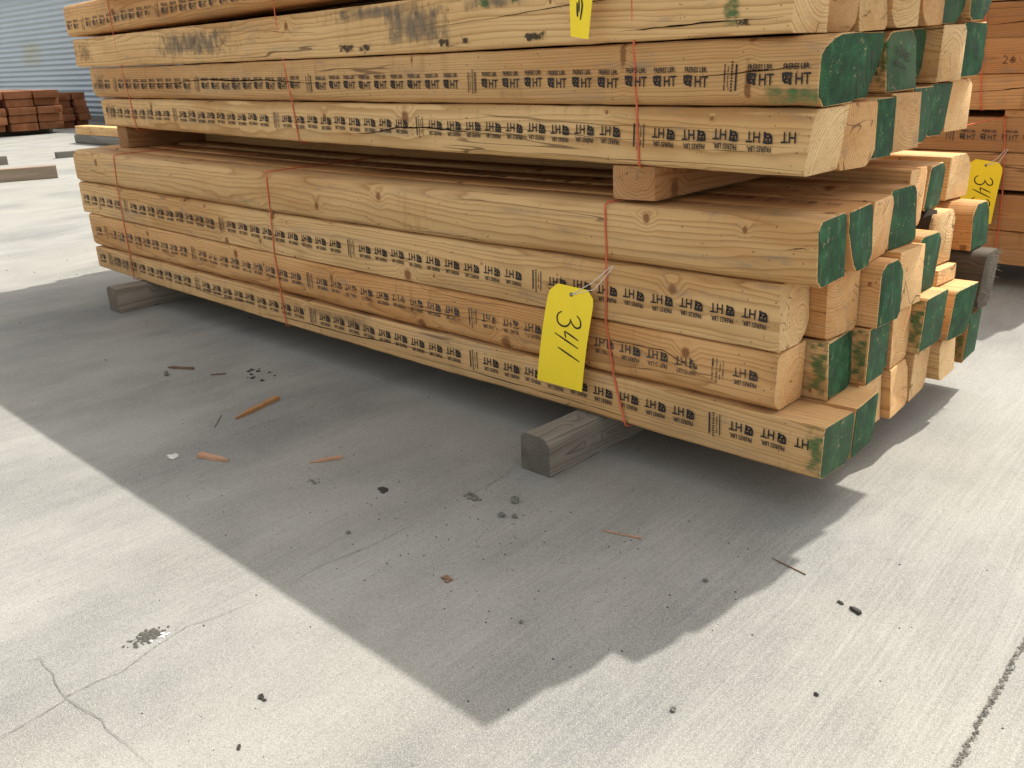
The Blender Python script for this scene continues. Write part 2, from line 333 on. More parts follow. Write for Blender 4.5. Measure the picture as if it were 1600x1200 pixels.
# ------------------------------------------------------------------ one timber
def profile(y0, y1, z0, z1, rad, k=4):
    """closed outline, corners: front-bottom, front-top, back-top, back-bottom"""
    out = []
    C = [((y0, z0), (1, 1)), ((y0, z1), (1, -1)), ((y1, z1), (-1, -1)), ((y1, z0), (-1, 1))]
    order = [(180, 270), (90, 180), (0, 90), (270, 360)]
    for (c, s), (a0, a1), r in zip(C, order, rad):
        ry, rz = r if isinstance(r, tuple) else (r, r)
        cy, cz = c[0]+s[0]*ry, c[1]+s[1]*rz
        for i in range(k+1):
            t = math.radians(a1+(a0-a1)*i/k)
            q = i/k; w = 0.55 if max(ry, rz) > .012 else 0.15            # sawn corners are nearer to flats than to arcs
            a_ = math.radians(a1); b_ = math.radians(a0)
            ly = cy+ry*(math.cos(a_)*(1-q)+math.cos(b_)*q); lz = cz+rz*(math.sin(a_)*(1-q)+math.sin(b_)*q)
            out.append(((cy+ry*math.cos(t))*(1-w)+ly*w, (cz+rz*math.sin(t))*(1-w)+lz*w))
    return out

def nz(x, s): return math.sin(x*2.1+s)*0.5+math.sin(x*5.3+s*2.7)*0.3+math.sin(x*13.1+s*4.1)*0.2

def timber(xl, xr, y0, y1, zbot, ztop, name='timber', rad=(0.005,)*4, seed=0, color=None, rot=0.0,
           paint_r=None, paint_l=False, tilt=(0, 0), mats=None, nseg=26, rough=0.0006, zt_wave=0.0012, flare=None):
    """zbot/ztop: functions of x (or numbers); rot turns it in plan about its right end. Origin at the right end's centre bottom."""
    rr = random.Random(seed*13+5)
    rad = tuple((r*.55 if not isinstance(r, tuple) and r <= .008 else r) for r in rad)
    fb = zbot if callable(zbot) else (lambda x: zbot); ft = ztop if callable(ztop) else (lambda x: ztop)
    yc = (y0+y1)/2; zc = (fb(xr)+ft(xr))/2
    L = xr-xl; xs = [-L+L*i/nseg for i in range(nseg+1)]
    vs = []; fs = []; fm = []; n = 0
    for i, x in enumerate(xs):
        xw = xr+x
        rads = [max(0.0025, (r if not isinstance(r, tuple) else r[0])*(1+0.38*nz(xw*1.3, seed+j*3.3))) if (r if not isinstance(r, tuple) else r[0]) > 0.008 else r for j, r in enumerate(rad)]
        rads = [(rj, rad[j][1]*rj/rad[j][0]) if isinstance(rad[j], tuple) and not isinstance(rj, tuple) else rj for j, rj in enumerate(rads)]
        if flare: rads[flare] = tuple(q*(.18+1.5*math.exp(x/.10)) for q in (rads[flare] if isinstance(rads[flare], tuple) else (rads[flare],)*2))
        pr = profile(y0-yc, y1-yc, fb(xw)-zc+zt_wave*nz(xw*2, seed+1)*0.3, ft(xw)-zc+zt_wave*nz(xw*1.7, seed+2), rads)
        n = len(pr)
        for (py_, pz_) in pr:
            dx = 0
            if i == nseg: dx = tilt[0]*py_+tilt[1]*pz_
            if i == 0: dx = rr.uniform(-0.001, 0.001)
            rg = max(rough, .0022) if i in (0, nseg) else rough
            vs.append((x+dx, py_+rr.uniform(-rg, rg), pz_+rr.uniform(-rg, rg)))
        if i:
            a = (i-1)*n; b_ = i*n
            for j in range(n):
                k = (j+1) % n; fs.append((a+j, a+k, b_+k, b_+j)); fm.append(0)
    # ends: a small chamfer ring and then the cut face
    for base, sgn in ((0, -1), (nseg*n, 1)):
        ring = []
        cy = sum(vs[base+j][1] for j in range(n))/n; cz = sum(vs[base+j][2] for j in range(n))/n
        for j in range(n):
            v = vs[base+j]; ring.append(len(vs))
            vs.append((v[0]+sgn*0.0012, v[1]+(cy-v[1])*0.02, v[2]+(cz-v[2])*0.02))
        for j in range(n):
            k = (j+1) % n; q = (base+j, base+k, ring[k], ring[j]); fs.append(q if sgn > 0 else q[::-1]); fm.append(1)
        fs.append(tuple(ring) if sgn > 0 else tuple(ring[::-1])); fm.append(1)
    # outline runs the other way round for outward normals
    fs = [f[::-1] for f in fs]
    mats = mats or (M['wood'], M['wood_end'])
    o = link(name, vs, fs, list(mats), None, fm, True, (xr, yc, zc), 38)
    o.rotation_euler = (0, 0, rot)
    o.color = color or (rr.random(), rr.random(), rr.uniform(0, 0.6), 1.0)
    def cap(base, sgn, pale):
        cv = []; cf = []
        cy = sum(vs[base+j][1] for j in range(n))/n; cz = sum(vs[base+j][2] for j in range(n))/n
        for dx, grow in ((0.0006, 0.985), (0.0019, 0.982), (0.0022, 0.965)):
            wob = [rr.uniform(-.030, .010) for _ in range(n)] if grow != .982 else wob
            for j in range(n):
                v = vs[base+j]
                g_ = grow+wob[j]; cv.append((v[0]+sgn*dx, cy+(v[1]-cy)*g_, cz+(v[2]-cz)*g_))
        for l in (0, 1):
            for j in range(n):
                k = (j+1) % n; q = (l*n+j, (l+1)*n+j, (l+1)*n+k, l*n+k); cf.append(q if sgn > 0 else q[::-1])
        cap_ = tuple(range(2*n, 3*n)); cf.append(cap_[::-1] if sgn > 0 else cap_)
        c = link('painted_end', cv, cf, [M['green']], o, None, True, None, 35)
        c.color = (o.color[0], o.color[1], pale, 1)
        return c
    if paint_r is not None: cap(nseg*n, 1, paint_r)
    if paint_l: cap(0, -1, 0.0)
    return o

# ------------------------------------------------------------------ stamps: FRERES LBR. / badge / HT
def text_mesh(s, size, bold=0.0, xs=1.0, shear=0.0):
    cu = bpy.data.curves.new('stamp_text', 'FONT'); cu.body = s; cu.size = size; cu.offset = bold; cu.resolution_u = 1; cu.shear = shear
    ob = bpy.data.objects.new('stamp_text', cu); col.objects.link(ob)
    me = ob.to_mesh(); v = [(p.co.x*xs, p.co.y) for p in me.vertices]; f = [tuple(p.vertices) for p in me.polygons]
    ob.to_mesh_clear(); bpy.data.objects.remove(ob); bpy.data.curves.remove(cu)
    x0 = min(a for a, _ in v); y0 = min(b_ for _, b_ in v); x1 = max(a for a, _ in v); y1 = max(b_ for _, b_ in v)
    return [((a-x0), (b_-y0)) for a, b_ in v], f, x1-x0, y1-y0

def fit_text(s, w, h, bold=0.0):
    v, f, tw, th_ = text_mesh(s, 1.0, bold); return [(a*w/tw, b_*h/th_) for a, b_ in v], f

def merge(parts):
    V = []; F_ = []
    for v, f in parts:
        k = len(V); V += v; F_ += [tuple(i+k for i in q) for q in f]
    return V, F_
def at(m, dx, dy): return [(a+dx, b_+dy) for a, b_ in m[0]], m[1]
def rect(x0, x1, y0, y1): return [(x0, y0), (x1, y0), (x1, y1), (x0, y1)], [(0, 1, 2, 3)]
HT_T = fit_text('HT', 0.0335, 0.0222, 0.014); FR_T = fit_text('FRERES LBR.', 0.058, 0.0115, 0.020)
def badge():
    o = [(0, 1), (0.05, 0.35), (0.30, 0.10), (0.62, 0.12), (0.80, -0.02), (0.98, 0.05), (0.92, 0.25), (1.0, 0.98), (0.5, 1.04)]
    cx, cy = 0.5, 0.55; parts = []
    inn = [((a-cx)*0.58+cx, (b_-cy)*0.58+cy) for a, b_ in o]; n = len(o)
    parts.append((o+inn, [(i, (i+1) % n, n+(i+1) % n, n+i) for i in range(n)]))
    parts.append(rect(0.25, 0.60, 0.42, 0.56)); parts.append(rect(0.62, 0.80, 0.26, 0.58)); parts.append(rect(0.30, 0.45, 0.66, 0.84)); parts.append(rect(0.55, 0.74, 0.70, 0.80))
    parts.append(([(0.2, 0.3), (0.32, 0.24), (0.62, 0.75), (0.5, 0.8)], [(0, 1, 2, 3)]))
    v, f = merge(parts); return [(a*0.0225, b_*0.0235-0.003) for a, b_ in v], f
STAMP = [at(badge(), 0.0, 0.0), at(HT_T, 0.0295, -0.003), at(FR_T, 0.003, 0.0262)]
def bars():
    p = [rect(0.002, 0.0045, -0.012, 0.040), rect(0.029, 0.033, -0.012, 0.040)]
    y = -0.014
    while y < 0.042: p.append(rect(0.0185, 0.0225, y, y+0.0042)); y += 0.0062
    p.append(rect(0.0105, 0.0122, -0.006, 0.018)); p.append(rect(0.0105, 0.0122, 0.024, 0.036))
    return merge(p)
BARS = [bars()]

def stamps(parent, x_from, x_to, zc, bars_at, flip, face_y, face='front', ink='ink', seed=0, pitch=0.0815):
    """a row of stamps in the parent's frame (x runs negative from its right end). bars_at: x of one divider, the rest follow by groups of nine"""
    rr = random.Random(seed); V = []; F_ = []
    period = 9*pitch+0.075
    sgn = -1 if flip else 1
    def put(mesh, x, dz, t=0.0):
        k = len(V)
        for u, v in mesh[0]:
            uu = u*math.cos(t)-v*math.sin(t); vv = u*math.sin(t)+v*math.cos(t)-0.012
            X = x+sgn*uu; Z = zc(x)+dz+sgn*vv
            V.append((X, face_y, Z) if face == 'front' else (X, Z, face_y))
        for q in mesh[1]:
            F_.append(tuple(i+k for i in q))
    k0 = math.floor((x_from-bars_at)/period)-1
    x = bars_at+k0*period
    while x < x_to:
        for i in range(10):
            if i == 0: xx = x; mesh = BARS
            else: xx = x+0.050+(i-1)*pitch+0.006; mesh = STAMP
            w = 0.034 if i == 0 else 0.062
            if flip: xs0 = xx+w; lo, hi = xx, xx+w
            else: xs0 = xx; lo, hi = xx, xx+w
            dz_ = rr.uniform(-0.0014, 0.0014); t = rr.uniform(-0.03, 0.03)
            if rr.random() < 0.004: continue
            for piece in mesh:
                us = [p[0] for p in piece[0]]; a_, b_ = (xs0-max(us), xs0-min(us)) if flip else (xs0+min(us), xs0+max(us))
                if a_ > x_from and b_ < x_to: put(piece, xs0, dz_, t)
        x += period
    if V: return link('printed_stamp', V, F_, [M[ink]], parent)

def patch(name, parent, x0, x1, z0, z1, y, mat, face='front', dy=0.0, uv1=(1.0, 1.0)):
    """a thin coat lying on a face, in the parent's frame; UV runs 0..1 so that its worn edge follows the shape"""
    vs = [(x0, y, z0), (x1, y, z0), (x1, y, z1), (x0, y, z1)] if face == 'front' else ([(x0, z0, y), (x1, z0, y), (x1, z1, y), (x0, z1, y)] if face == 'top' else [(y, x0, z0), (y, x1, z0), (y, x1, z1), (y, x0, z1)])
    o = link(name, vs, [(0, 1, 2, 3)], [mat], parent)
    uv = o.data.uv_layers.new(name='UVMap')
    v0 = (1-uv1[1])/2
    for i, c in enumerate([(0, v0), (uv1[0], v0), (uv1[0], 1-v0), (0, 1-v0)]): uv.data[i].uv = c
    return o

def split(parent, pts, y, w=0.004, seed=0):
    """an open drying split along a face: a thin dark ribbon in the parent's frame"""
    rr = random.Random(seed); vs = []; fs = []; cen = []
    for (a, b_), (c, d) in zip(pts[:-1], pts[1:]):
        for k in range(8): cen.append((a+(c-a)*k/8, b_+(d-b_)*k/8))
    cen.append(pts[-1]); n = len(cen)
    for i, (a, b_) in enumerate(cen):
        t = min(i, n-1-i)/(n/2); ww = .62*w*(0.12+0.88*min(1, t*1.3))*rr.uniform(0.5, 1.3)/2; j = rr.uniform(-0.0012, 0.0012)
        vs += [(a, y, b_+j+ww), (a, y, b_+j-ww)]
        if i: fs.append((2*i-2, 2*i-1, 2*i+1, 2*i))
    return link('drying_split', vs, fs, [M['crack']], parent)

# ------------------------------------------------------------------ the two packs
W = 0.143; NC = 7
def quad(l, m, r, xl=-4.4, xm=-2.5, xr=-0.8):
    c = np.polyfit([xl, xm, xr], [l, m, r], 2); return lambda x: float(np.polyval(c, x))
LB = [quad(.104, .092, .095), quad(.212, .209, .222), quad(.364, .352, .364), quad(.508, .501, .514), quad(.651, .641, .658)]
UB = [quad(.744, .737, .738), quad(.872, .870, .874), quad(1.006, 1.004, 1.012)]
U3T = quad(1.138, 1.146, 1.155); U4B = quad(1.150, 1.176, 1.200); U5B = quad(1.292, 1.316, 1.338); U5T = quad(1.432, 1.452, 1.472)
LIFT = [0, 0, .001, .006, .016, .018, .026]
ULIFT = [0, 0, .001, .006, .010, .014, .020]
ORD = ['front', 'second', 'third', 'fourth', 'fifth', 'sixth', 'rear']
def nth(i): return {0: 'frontmost', 6: 'rearmost'}.get(i, ORD[i]+' from front')

# right ends (x), left ends, paint: None tan, number = how pale the green is
ROWS_L = {  # bottom row first
 0: dict(xr=[-.782, -.785, -.835, -.821, -.827, -.822, -.829], xl=-4.43, paint=[.45, .05, None, None, None, None, .12]),
 1: dict(xr=[-.905, -.856, -.828, -.832, -.808, -.798, -.806], xl=-4.45, paint=[None, 0, .15, None, .2, .05, None]),
 2: dict(xr=[-.906, -.862, -.812, -.823, -.842, -.875, -.847], xl=-4.50, paint=[None, None, 0, None, .1, None, 0]),
 3: dict(xr=[-.832, -.835, -.850, -.858, -.887, -.908, -.921], xl=-4.50, paint=[0, 0, None, 0.1, None, 0, None])}
ROWS_U = {
 0: dict(xr=[-.862, -.860, -.877, -.876, -.896, -.909, -.906], xl=-4.49, paint=[None, None, 0, None, .15, 0, None]),
 1: dict(xr=[-.848, -.886, -.926, -.900, -.940, -.888, -.890], xl=-4.56, paint=[0, .05, .1, .75, .3, None, 0]),
 2: dict(xr=[-.913, -.920, -.917, -.899, -.893, -.899, -.882], xl=-4.70, paint=[None, None, None, None, None, .35, .2]),
 3: dict(xr=[-.80, -.79, -.74, -.70, -.69, -.69, -.69], xl=-4.77, paint=[None]*7),
 4: dict(xr=[-.785, -.765, -.70, -.675, -.66, -.675, -.675], xl=-4.22, paint=[0, None, None, 0, None, None, None])}
WANE = {  # (pack,row,col): corner radii front-bottom, front-top, back-top, back-bottom
 ('u', 1, 0): (.022, (.060, .032), .020, .014), ('u', 1, 1): (.02, .012, .03, .02), ('u', 1, 2): (.02, .006, .006, (.05, .09)), ('u', 1, 3): (.006, (.03, .02), (.03, .03), .006), ('u', 1, 4): (.006, .02, .02, .03), ('u', 1, 5): (.006, .006, .014, .006),
 ('u', 1, 6): (.006, .02, .012, .02), ('u', 2, 3): (.03, .006, .006, .01), ('u', 2, 4): (.035, .008, .006, .008), ('u', 2, 5): (.01, .006, .006, .04), ('u', 2, 6): (.02, .006, .01, .04), ('u', 2, 0): (.010, .006, .006, .004), ('u', 2, 2): (.006, .006, .006, .016),
 ('u', 0, 0): (.012, .012, .006, .010), ('u', 0, 1): (.006, .006, .006, .03), ('u', 0, 4): (.006, .006, .006, (.05, .03)), ('u', 0, 5): (.03, .006, .006, .02), ('u', 0, 6): (.006, .006, .02, .006),
 ('u', 3, 0): (.028, .010, .01, .01),
 ('l', 3, 1): ((.05, .10), .010, .014, .03), ('l', 3, 2): (.006, .006, .03, .02), ('l', 3, 3): (.006, .016, .02, .016), ('l', 3, 5): (.01, .02, .03, .02), ('l', 3, 6): (.006, .018, .03, .006),
 ('l', 2, 0): (.006, .012, .006, .040), ('l', 2, 1): (.010, .006, .006, .014), ('l', 2, 2): (.006, .028, .032, .02), ('l', 2, 3): (.006, .006, .006, .006), ('l', 2, 4): (.006, .025, .03, .02), ('l', 2, 5): (.006, .045, .03, .006), ('l', 2, 6): (.006, .035, .040, .006),
 ('l', 1, 0): (.022, .010, .006, .012), ('l', 1, 1): (.006, .006, .010, .022), ('l', 1, 2): (.006, .006, .012, .02), ('l', 1, 3): (.006, .006, .006, .02), ('l', 1, 4): (.006, .006, .006, .012), ('l', 1, 5): (.012, .02, .006, .045), ('l', 1, 6): (.03, .03, .035, .03),
 ('l', 0, 0): (.010, .008, .012, .020), ('l', 0, 1): (.006, .006, .006, .020), ('l', 0, 3): (.006, .006, .02, .03), ('l', 0, 4): (.006, .006, .006, .03), ('l', 0, 5): (.02, .030, .008, .012)}
HUE = {('l', 3, 0): .28, ('l', 2, 0): .22, ('l', 1, 0): .80, ('l', 0, 0): .36, ('u', 0, 0): .06, ('u', 1, 0): .50, ('u', 2, 0): .12, ('u', 3, 0): .72,
       ('l', 3, 2): .75, ('l', 0, 2): .6, ('l', 0, 3): .7}
SEED = {('l', 2, 0): (.60, .44), ('l', 1, 0): (.58, .38), ('l', 3, 0): (.80, .15), ('u', 0, 0): (.82, .30), ('u', 2, 0): (.7, .75)}
LOOK = {('l', 0, 0): 'timber with weathered green end and yellow smear', ('l', 0, 1): 'green ended timber with a crack', ('l', 0, 2): 'tan ended timber', ('l', 0, 3): 'broad tan ended timber', ('l', 0, 4): 'plain tan ended timber', ('l', 0, 5): 'short stepped tan timber', ('l', 0, 6): 'green ended timber over bare concrete',
        ('l', 1, 0): 'orange tan timber with broken end corner and upside down stamps', ('l', 1, 1): 'dark green ended timber', ('l', 1, 2): 'scuffed green ended timber', ('l', 1, 3): 'tan ended timber with curved rings', ('l', 1, 4): 'green ended timber with sunlit top', ('l', 1, 5): 'stamped timber with scraped green end', ('l', 1, 6): 'dark weathered grey timber with ragged end',
        ('l', 2, 0): 'tan timber showing round growth rings on its end', ('l', 2, 1): 'tan timber with diagonal line on its end', ('l', 2, 2): 'bright green ended round cornered timber', ('l', 2, 3): 'square tan ended timber', ('l', 2, 4): 'green ended timber with scratched face', ('l', 2, 5): 'tan timber with bark along its top edge', ('l', 2, 6): 'green ended timber with sunlit top',
        ('l', 3, 0): 'long unstamped tan timber with bright green end', ('l', 3, 1): 'dark green ended timber with stamps on its top', ('l', 3, 2): 'orange tan ended timber', ('l', 3, 3): 'green ended timber', ('l', 3, 4): 'narrow pale ended timber', ('l', 3, 5): 'very dark green ended timber', ('l', 3, 6): 'tan timber with sunlit top edge',
        ('u', 0, 0): 'pale tan timber with upside down stamps and bare end', ('u', 0, 1): 'tan ended timber with dark stained end top', ('u', 0, 2): 'green ended timber', ('u', 0, 3): 'tan ended timber with a crack down its end', ('u', 0, 4): 'olive green ended timber', ('u', 0, 5): 'darker green ended timber', ('u', 0, 6): 'bare ended timber with curved rings',
        ('u', 1, 0): 'timber with upright stamps and dark green end', ('u', 1, 1): 'narrow green ended timber', ('u', 1, 2): 'green ended timber with dark lettering', ('u', 1, 3): 'pale green ended timber with faint printed words', ('u', 1, 4): 'dull green ended timber', ('u', 1, 5): 'bright tan ended timber', ('u', 1, 6): 'blue green ended timber',
        ('u', 2, 0): 'grey stained timber behind the upper yellow tag', ('u', 2, 1): 'tan ended timber with wavy rings', ('u', 2, 2): 'tan ended timber with rounded lower corner', ('u', 2, 3): 'tan ended timber with cut corner', ('u', 2, 4): 'narrow tan ended timber', ('u', 2, 5): 'pale scuffed green ended timber', ('u', 2, 6): 'dark green ended timber',
        ('u', 3, 0): 'pinkish tan stamped timber cut off at the top'}
RN_L = ['bottom', 'second', 'third', 'top']; RN_U = ['bottom', 'second', 'third', 'fourth', 'top']
T = {}
URT = -math.atan(0.047)
COLY = [0, 0, 0, 0, .006, .047, .119]
ZOV = {(0, 5): (.098, .216), (1, 5): (.218, .360), (2, 5): (.410, .556), (3, 5): (.560, .680), (0, 6): (.098, .238), (1, 6): (.252, .424), (2, 6): (.427, .555), (3, 6): (.560, .684), (2, 4): (.362, .532), (3, 4): (.536, .688)}
def build_pack(key, rows, bounds, lift, rot):
    for r, d in rows.items():
        for c in range(NC):
            s = {'l': 0, 'u': 100}[key]+r*10+c; rr = random.Random(s*31+2)
            fb0, ft0 = bounds[r]
            lb = lift[c]*min(1, r/2) if key == 'l' else lift[c]; lt = lift[c]*min(1, (r+1)/2) if key == 'l' else lift[c]
            jz = 0 if c == 0 else rr.uniform(-.001, .001)
            th_ = -math.tan(rot)
            sc_ = (lambda x: x)
            zb = (lambda x, f=fb0, l=lb, j=jz: f(x)+l+j+0.0015); zt = (lambda x, f=ft0, l=lt, j=jz: f(x)+l+j-0.0025)
            y0 = c*W+(0.0 if c == 0 else rr.uniform(0.0005, 0.003)); y1 = (c+1)*W-rr.uniform(0.003, 0.007)
            if key == 'l':
                y0 += COLY[c]; y1 += COLY[c]
                if (r, c) in ZOV: zb, zt = ZOV[(r, c)]
            if (key, r) == ('l', 0) and c == 0: y0 = -.004
            if c == 0: y0 += rr.uniform(-.002, .003)
            w = WANE.get((key, r, c)) or tuple(rr.choice((.004, .005, .006, .012, .02)) for _ in range(4))
            xl = d['xl']+(0 if c == 0 else rr.uniform(-.06, .05))
            hue = HUE.get((key, r, c), rr.uniform(.0, 1.0)); sd_ = SEED.get((key, r, c), (rr.random(), rr.random()))
            weathered = (key, r, c) == ('l', 1, 6)
            til = (rr.uniform(-.10, .10), rr.uniform(-.09, .09)) if c else (rr.uniform(-.05, .05), rr.uniform(-.05, .05))
            if (key, r, c) == ('u', 0, 0): til = (.0, .12)
            o = timber(xl, d['xr'][c], y0, y1, zb, zt, 'timber', w, s, (*sd_, hue, .03 if weathered else 1.0), rot*.12 if (key, r) == ('u', 4) else rot,
                       d['paint'][c], (key, r, c) in (('l', 2, 0),), til, nseg=64 if c == 0 else 16, rough=0.0040 if weathered else 0.0010, mats=(M['log'], M['log_end']) if weathered else None, flare=1 if (key, r, c) == ('u', 1, 0) else None)
            T[(key, r, c)] = o
            pk = 'lower' if key == 'l' else 'upper'; rn = (RN_L if key == 'l' else RN_U)[r]
            look = LOOK.get((key, r, c))
            if look: lab = f'{look}, {nth(c)}, {rn} row, {pk} pack'; assert len(lab.replace(',', '').split()) <= 16, lab
            else: lab = 'tan timber in the upper pack above the top edge of the photo'
            tag(o, lab, 'timber', 'timbers of the near lower pack' if key == 'l' else ('timbers of the near upper pack' if look else 'timbers above the top of the photo'))
build_pack('l', ROWS_L, {i: (LB[i], LB[i+1]) for i in range(4)}, LIFT, 0.0)
build_pack('u', ROWS_U, {0: (UB[0], UB[1]), 1: (UB[1], UB[2]), 2: (UB[2], U3T), 3: (U4B, U5B), 4: (U5B, U5T)}, ULIFT, URT)

def local_front(key, r, c=0):
    """front face's local y, and the middle line of the face as a function of local x"""
    o = T[(key, r, c)]; n = 20
    ys = [v.co.y for v in o.data.vertices]; 
    bb = {'l': {i: (LB[i], LB[i+1]) for i in range(4)}, 'u': {0: (UB[0], UB[1]), 1: (UB[1], UB[2]), 2: (UB[2], U3T), 3: (U4B, U5B)}}[key][r]
    mid = lambda x: (bb[0](o.location.x+x)+bb[1](o.location.x+x))/2-o.location.z
    return o, min(ys)-0.0006, mid

def row_of_stamps(key, r, dz, bar, flip, x_to, ink='ink', seed=0):
    o, fy, mid = local_front(key, r)
    L = min(v.co.x for v in o.data.vertices)
    return stamps(o, L+0.02, x_to, lambda x: mid(x)+dz, bar-o.location.x, flip, fy, 'front', ink, seed)
row_of_stamps('u', 1, -.012, -1.066, False, -0.003, seed=1)
row_of_stamps('u', 0, .006, -1.305, True, -0.010, seed=2)
row_of_stamps('l', 2, .000, -1.62, True, -0.003, seed=3)
row_of_stamps('l', 1, .006, -1.065, True, -0.006, 'faint_ink', seed=4)
row_of_stamps('l', 0, .010, -1.066, True, -0.006, seed=5)
row_of_stamps('u', 3, -.022, -3.76, False, -0.9, 'faint_ink', seed=6)
o, fy, mid = local_front('l', 1)
# stamps on timbers behind the front ones, where a side or a top shows
for (k, sgn, bar, flip, z0) in ((('l', 1, 5), 1, -.30, False, -.01), (('u', 1, 3), 1, -.30, True, -.005), (('l', 3, 6), 1, -.36, True, 0.0)):
    o = T[k]; ys = min(v.co.y for v in o.data.vertices)
    stamps(o, -.8, -0.004, lambda x: z0, bar, flip, ys-.0006, 'front', 'ink', 9)
o = T[('l', 3, 1)]; zt = max(v.co.z for v in o.data.vertices)
stamps(o, -2.6, -.03, lambda x: -.01, -.22, True, zt+.0004, 'top', 'ink', 11)
o = T[('u', 1, 3)]                                        # two faint lines of print on the pale green end
tv = merge([at(fit_text('FRERES', .070, .020, .01), -.035, .0), at(fit_text('LBR CO', .060, .012, .01), -.036, -.022)])
a = math.radians(-20)
link('printed_stamp', [(0.006, u*math.cos(a)-v*math.sin(a), u*math.sin(a)+v*math.cos(a)+.004) for u, v in tv[0]], tv[1], [M['faint_ink']], o)
o = T[('u', 1, 2)]
tv = fit_text('FRERES LBR', .085, .016, .012)
link('printed_stamp', [(0.007, .028+v*-1, u-.055) for u, v in tv[0]], tv[1], [M['faint_ink']], o)

bd = timber(-3.0, -.851, 5*W+.055, 6*W+.040, .364, .406, 'board', (.004,)*4, 660, (.3, .4, .2, 1), 0, None, False, (.02, 0), nseg=8)
tag(bd, 'thin tan board end wedged between two timbers near the weathered grey one', 'board')
# stains, smears, splits
o, fy, mid = local_front('u', 2)
def P_(k, name, xw0, xw1, dz0, dz1, mat, lift=0.0, uv1=(1.0, 1.0)):
    o_, fy_, mid_ = local_front(*k); xa, xb = xw0-o_.location.x, xw1-o_.location.x
    zm = mid_((xa+xb)/2); return patch(name, o_, xa, xb, zm+dz0, zm+dz1, fy_-lift, M[mat], uv1=uv1)
P_(('u', 2), 'grey_stain', -3.93, -3.02, -.058, .066, 'grey_stain'); P_(('u', 2), 'grey_stain', -2.60, -1.93, .02, .07, 'grey_stain', .0003); P_(('u', 2), 'grey_stain', -2.30, -1.88, -.066, .068, 'grey_stain')
P_(('u', 2), 'dirt_stain', -4.68, -4.45, -.06, .066, 'brown_stain', .0003); P_(('u', 2), 'grey_stain', -1.92, -1.60, .02, .068, 'grey_stain', .0003)
for a_, b_ in ((-2.50, -2.36), (-2.38, -2.28), (-2.00, -1.92), (-1.90, -1.85), (-1.68, -1.55)): P_(('u', 2), 'dark_stain', a_, b_, -.064, -.028, 'dark_stain', .0005)
P_(('u', 2), 'paint_smear', -1.080, -1.022, -.056, .066, 'green_smear', .0005, (1, .6)); P_(('u', 2), 'paint_smear', -1.82, -1.76, .02, .066, 'green_smear', .0006); P_(('u', 2), 'paint_smear', -1.70, -1.66, .03, .066, 'green_smear', .0006)
P_(('l', 0), 'paint_smear', -.84, -.7825, -.060, .062, 'green_smear', .0004, (.5, .7)); P_(('u', 1), 'paint_smear', -1.02, -.849, -.066, -.026, 'green_smear', .0004, (.5, .8))
P_(('u', 0), 'dirt_stain', -4.48, -4.30, -.05, .06, 'brown_stain', .0003); P_(('l', 0), 'dirt_stain', -4.42, -3.9, -.05, .05, 'brown_stain', .0003)
P_(('u', 1), 'dirt_stain', -4.55, -4.36, -.05, .06, 'brown_stain', .0003); P_(('l', 0), 'dirt_stain', -2.9, -2.2, .005, .05, 'brown_stain', .0003)
def S_(k, pts, w=.004, seed=0):
    o_, fy_, mid_ = local_front(*k); sc_ = 1.0
    split(o_, [(x-o_.location.x, mid_(x-o_.location.x)+dz) for x, dz in pts], fy_-.0004, w, seed)
S_(('u', 1), [(-3.75, -.008), (-3.55, .004), (-3.38, .010), (-3.15, .002), (-2.96, .004), (-2.76, -.004), (-2.62, -.010)], .007, 1)
S_(('u', 1), [(-1.14, -.008), (-.98, .002), (-.852, .012)], .004, 2)
S_(('u', 0), [(-2.50, -.032), (-2.33, -.022), (-2.20, -.003), (-2.08, .000), (-1.88, -.006), (-1.72, -.010)], .006, 3)
S_(('l', 0), [(-3.05, -.045), (-2.83, -.028), (-2.42, -.022), (-2.18, -.008), (-1.9, -.014)], .004, 4); S_(('l', 0), [(-2.3, -.036), (-1.9, -.030), (-1.5, -.034), (-1.2, -.040)], .003, 5)
S_(('l', 1), [(-1.62, .012), (-1.40, .022), (-1.20, .026), (-1.10, -.012), (-.93, -.012)], .003, 6); S_(('l', 1), [(-2.3, -.018), (-2.0, -.008), (-1.78, .004)], .003, 7)
S_(('u', 2), [(-2.1, -.010), (-1.75, .004), (-1.45, .020), (-1.1, .034), (-.93, .038)], .004, 8); S_(('u', 2), [(-1.35, -.048), (-1.15, -.042), (-.93, -.040)], .006, 9)
S_(('l', 3), [(-.90, .006), (-.87, .012), (-.845, .012)], .003, 10); S_(('l', 3), [(-4.44, -.012), (-4.3, -.010), (-4.2, -.020), (-4.12, -.030)], .003, 11)
# paint that ran over onto the sides near the painted ends
for (k, c_), w_ in {(('l', 2), 2): .016, (('l', 1), 1): .055, (('l', 1), 2): .045, (('l', 1), 4): .045, (('l', 0), 1): .02, (('l', 3), 3): .02, (('l', 2), 4): .03, (('l', 3), 0): .010, (('u', 0), 2): .02, (('u', 1), 3): .03, (('l', 0), 6): .03, (('l', 2), 6): .012}.items():
    if w_ < .03: continue
    o_ = T[(*k, c_)]; ys_ = [v.co.y for v in o_.data.vertices if v.co.x > -.3]; zs_ = [v.co.z for v in o_.data.vertices if v.co.x > -.3]
    patch('paint_smear', o_, -w_*1.3, .0, min(zs_)+.003, max(zs_)-.003, min(ys_)-.0005, M['green_smear'], uv1=(.5, .7))
S_(('u', 0), [(-1.15, -.022), (-.95, -.020)], .002, 12)
P_(('u', 2), 'dark_stain', -1.06, -.99, -.056, -.034, 'dark_stain', .0004)
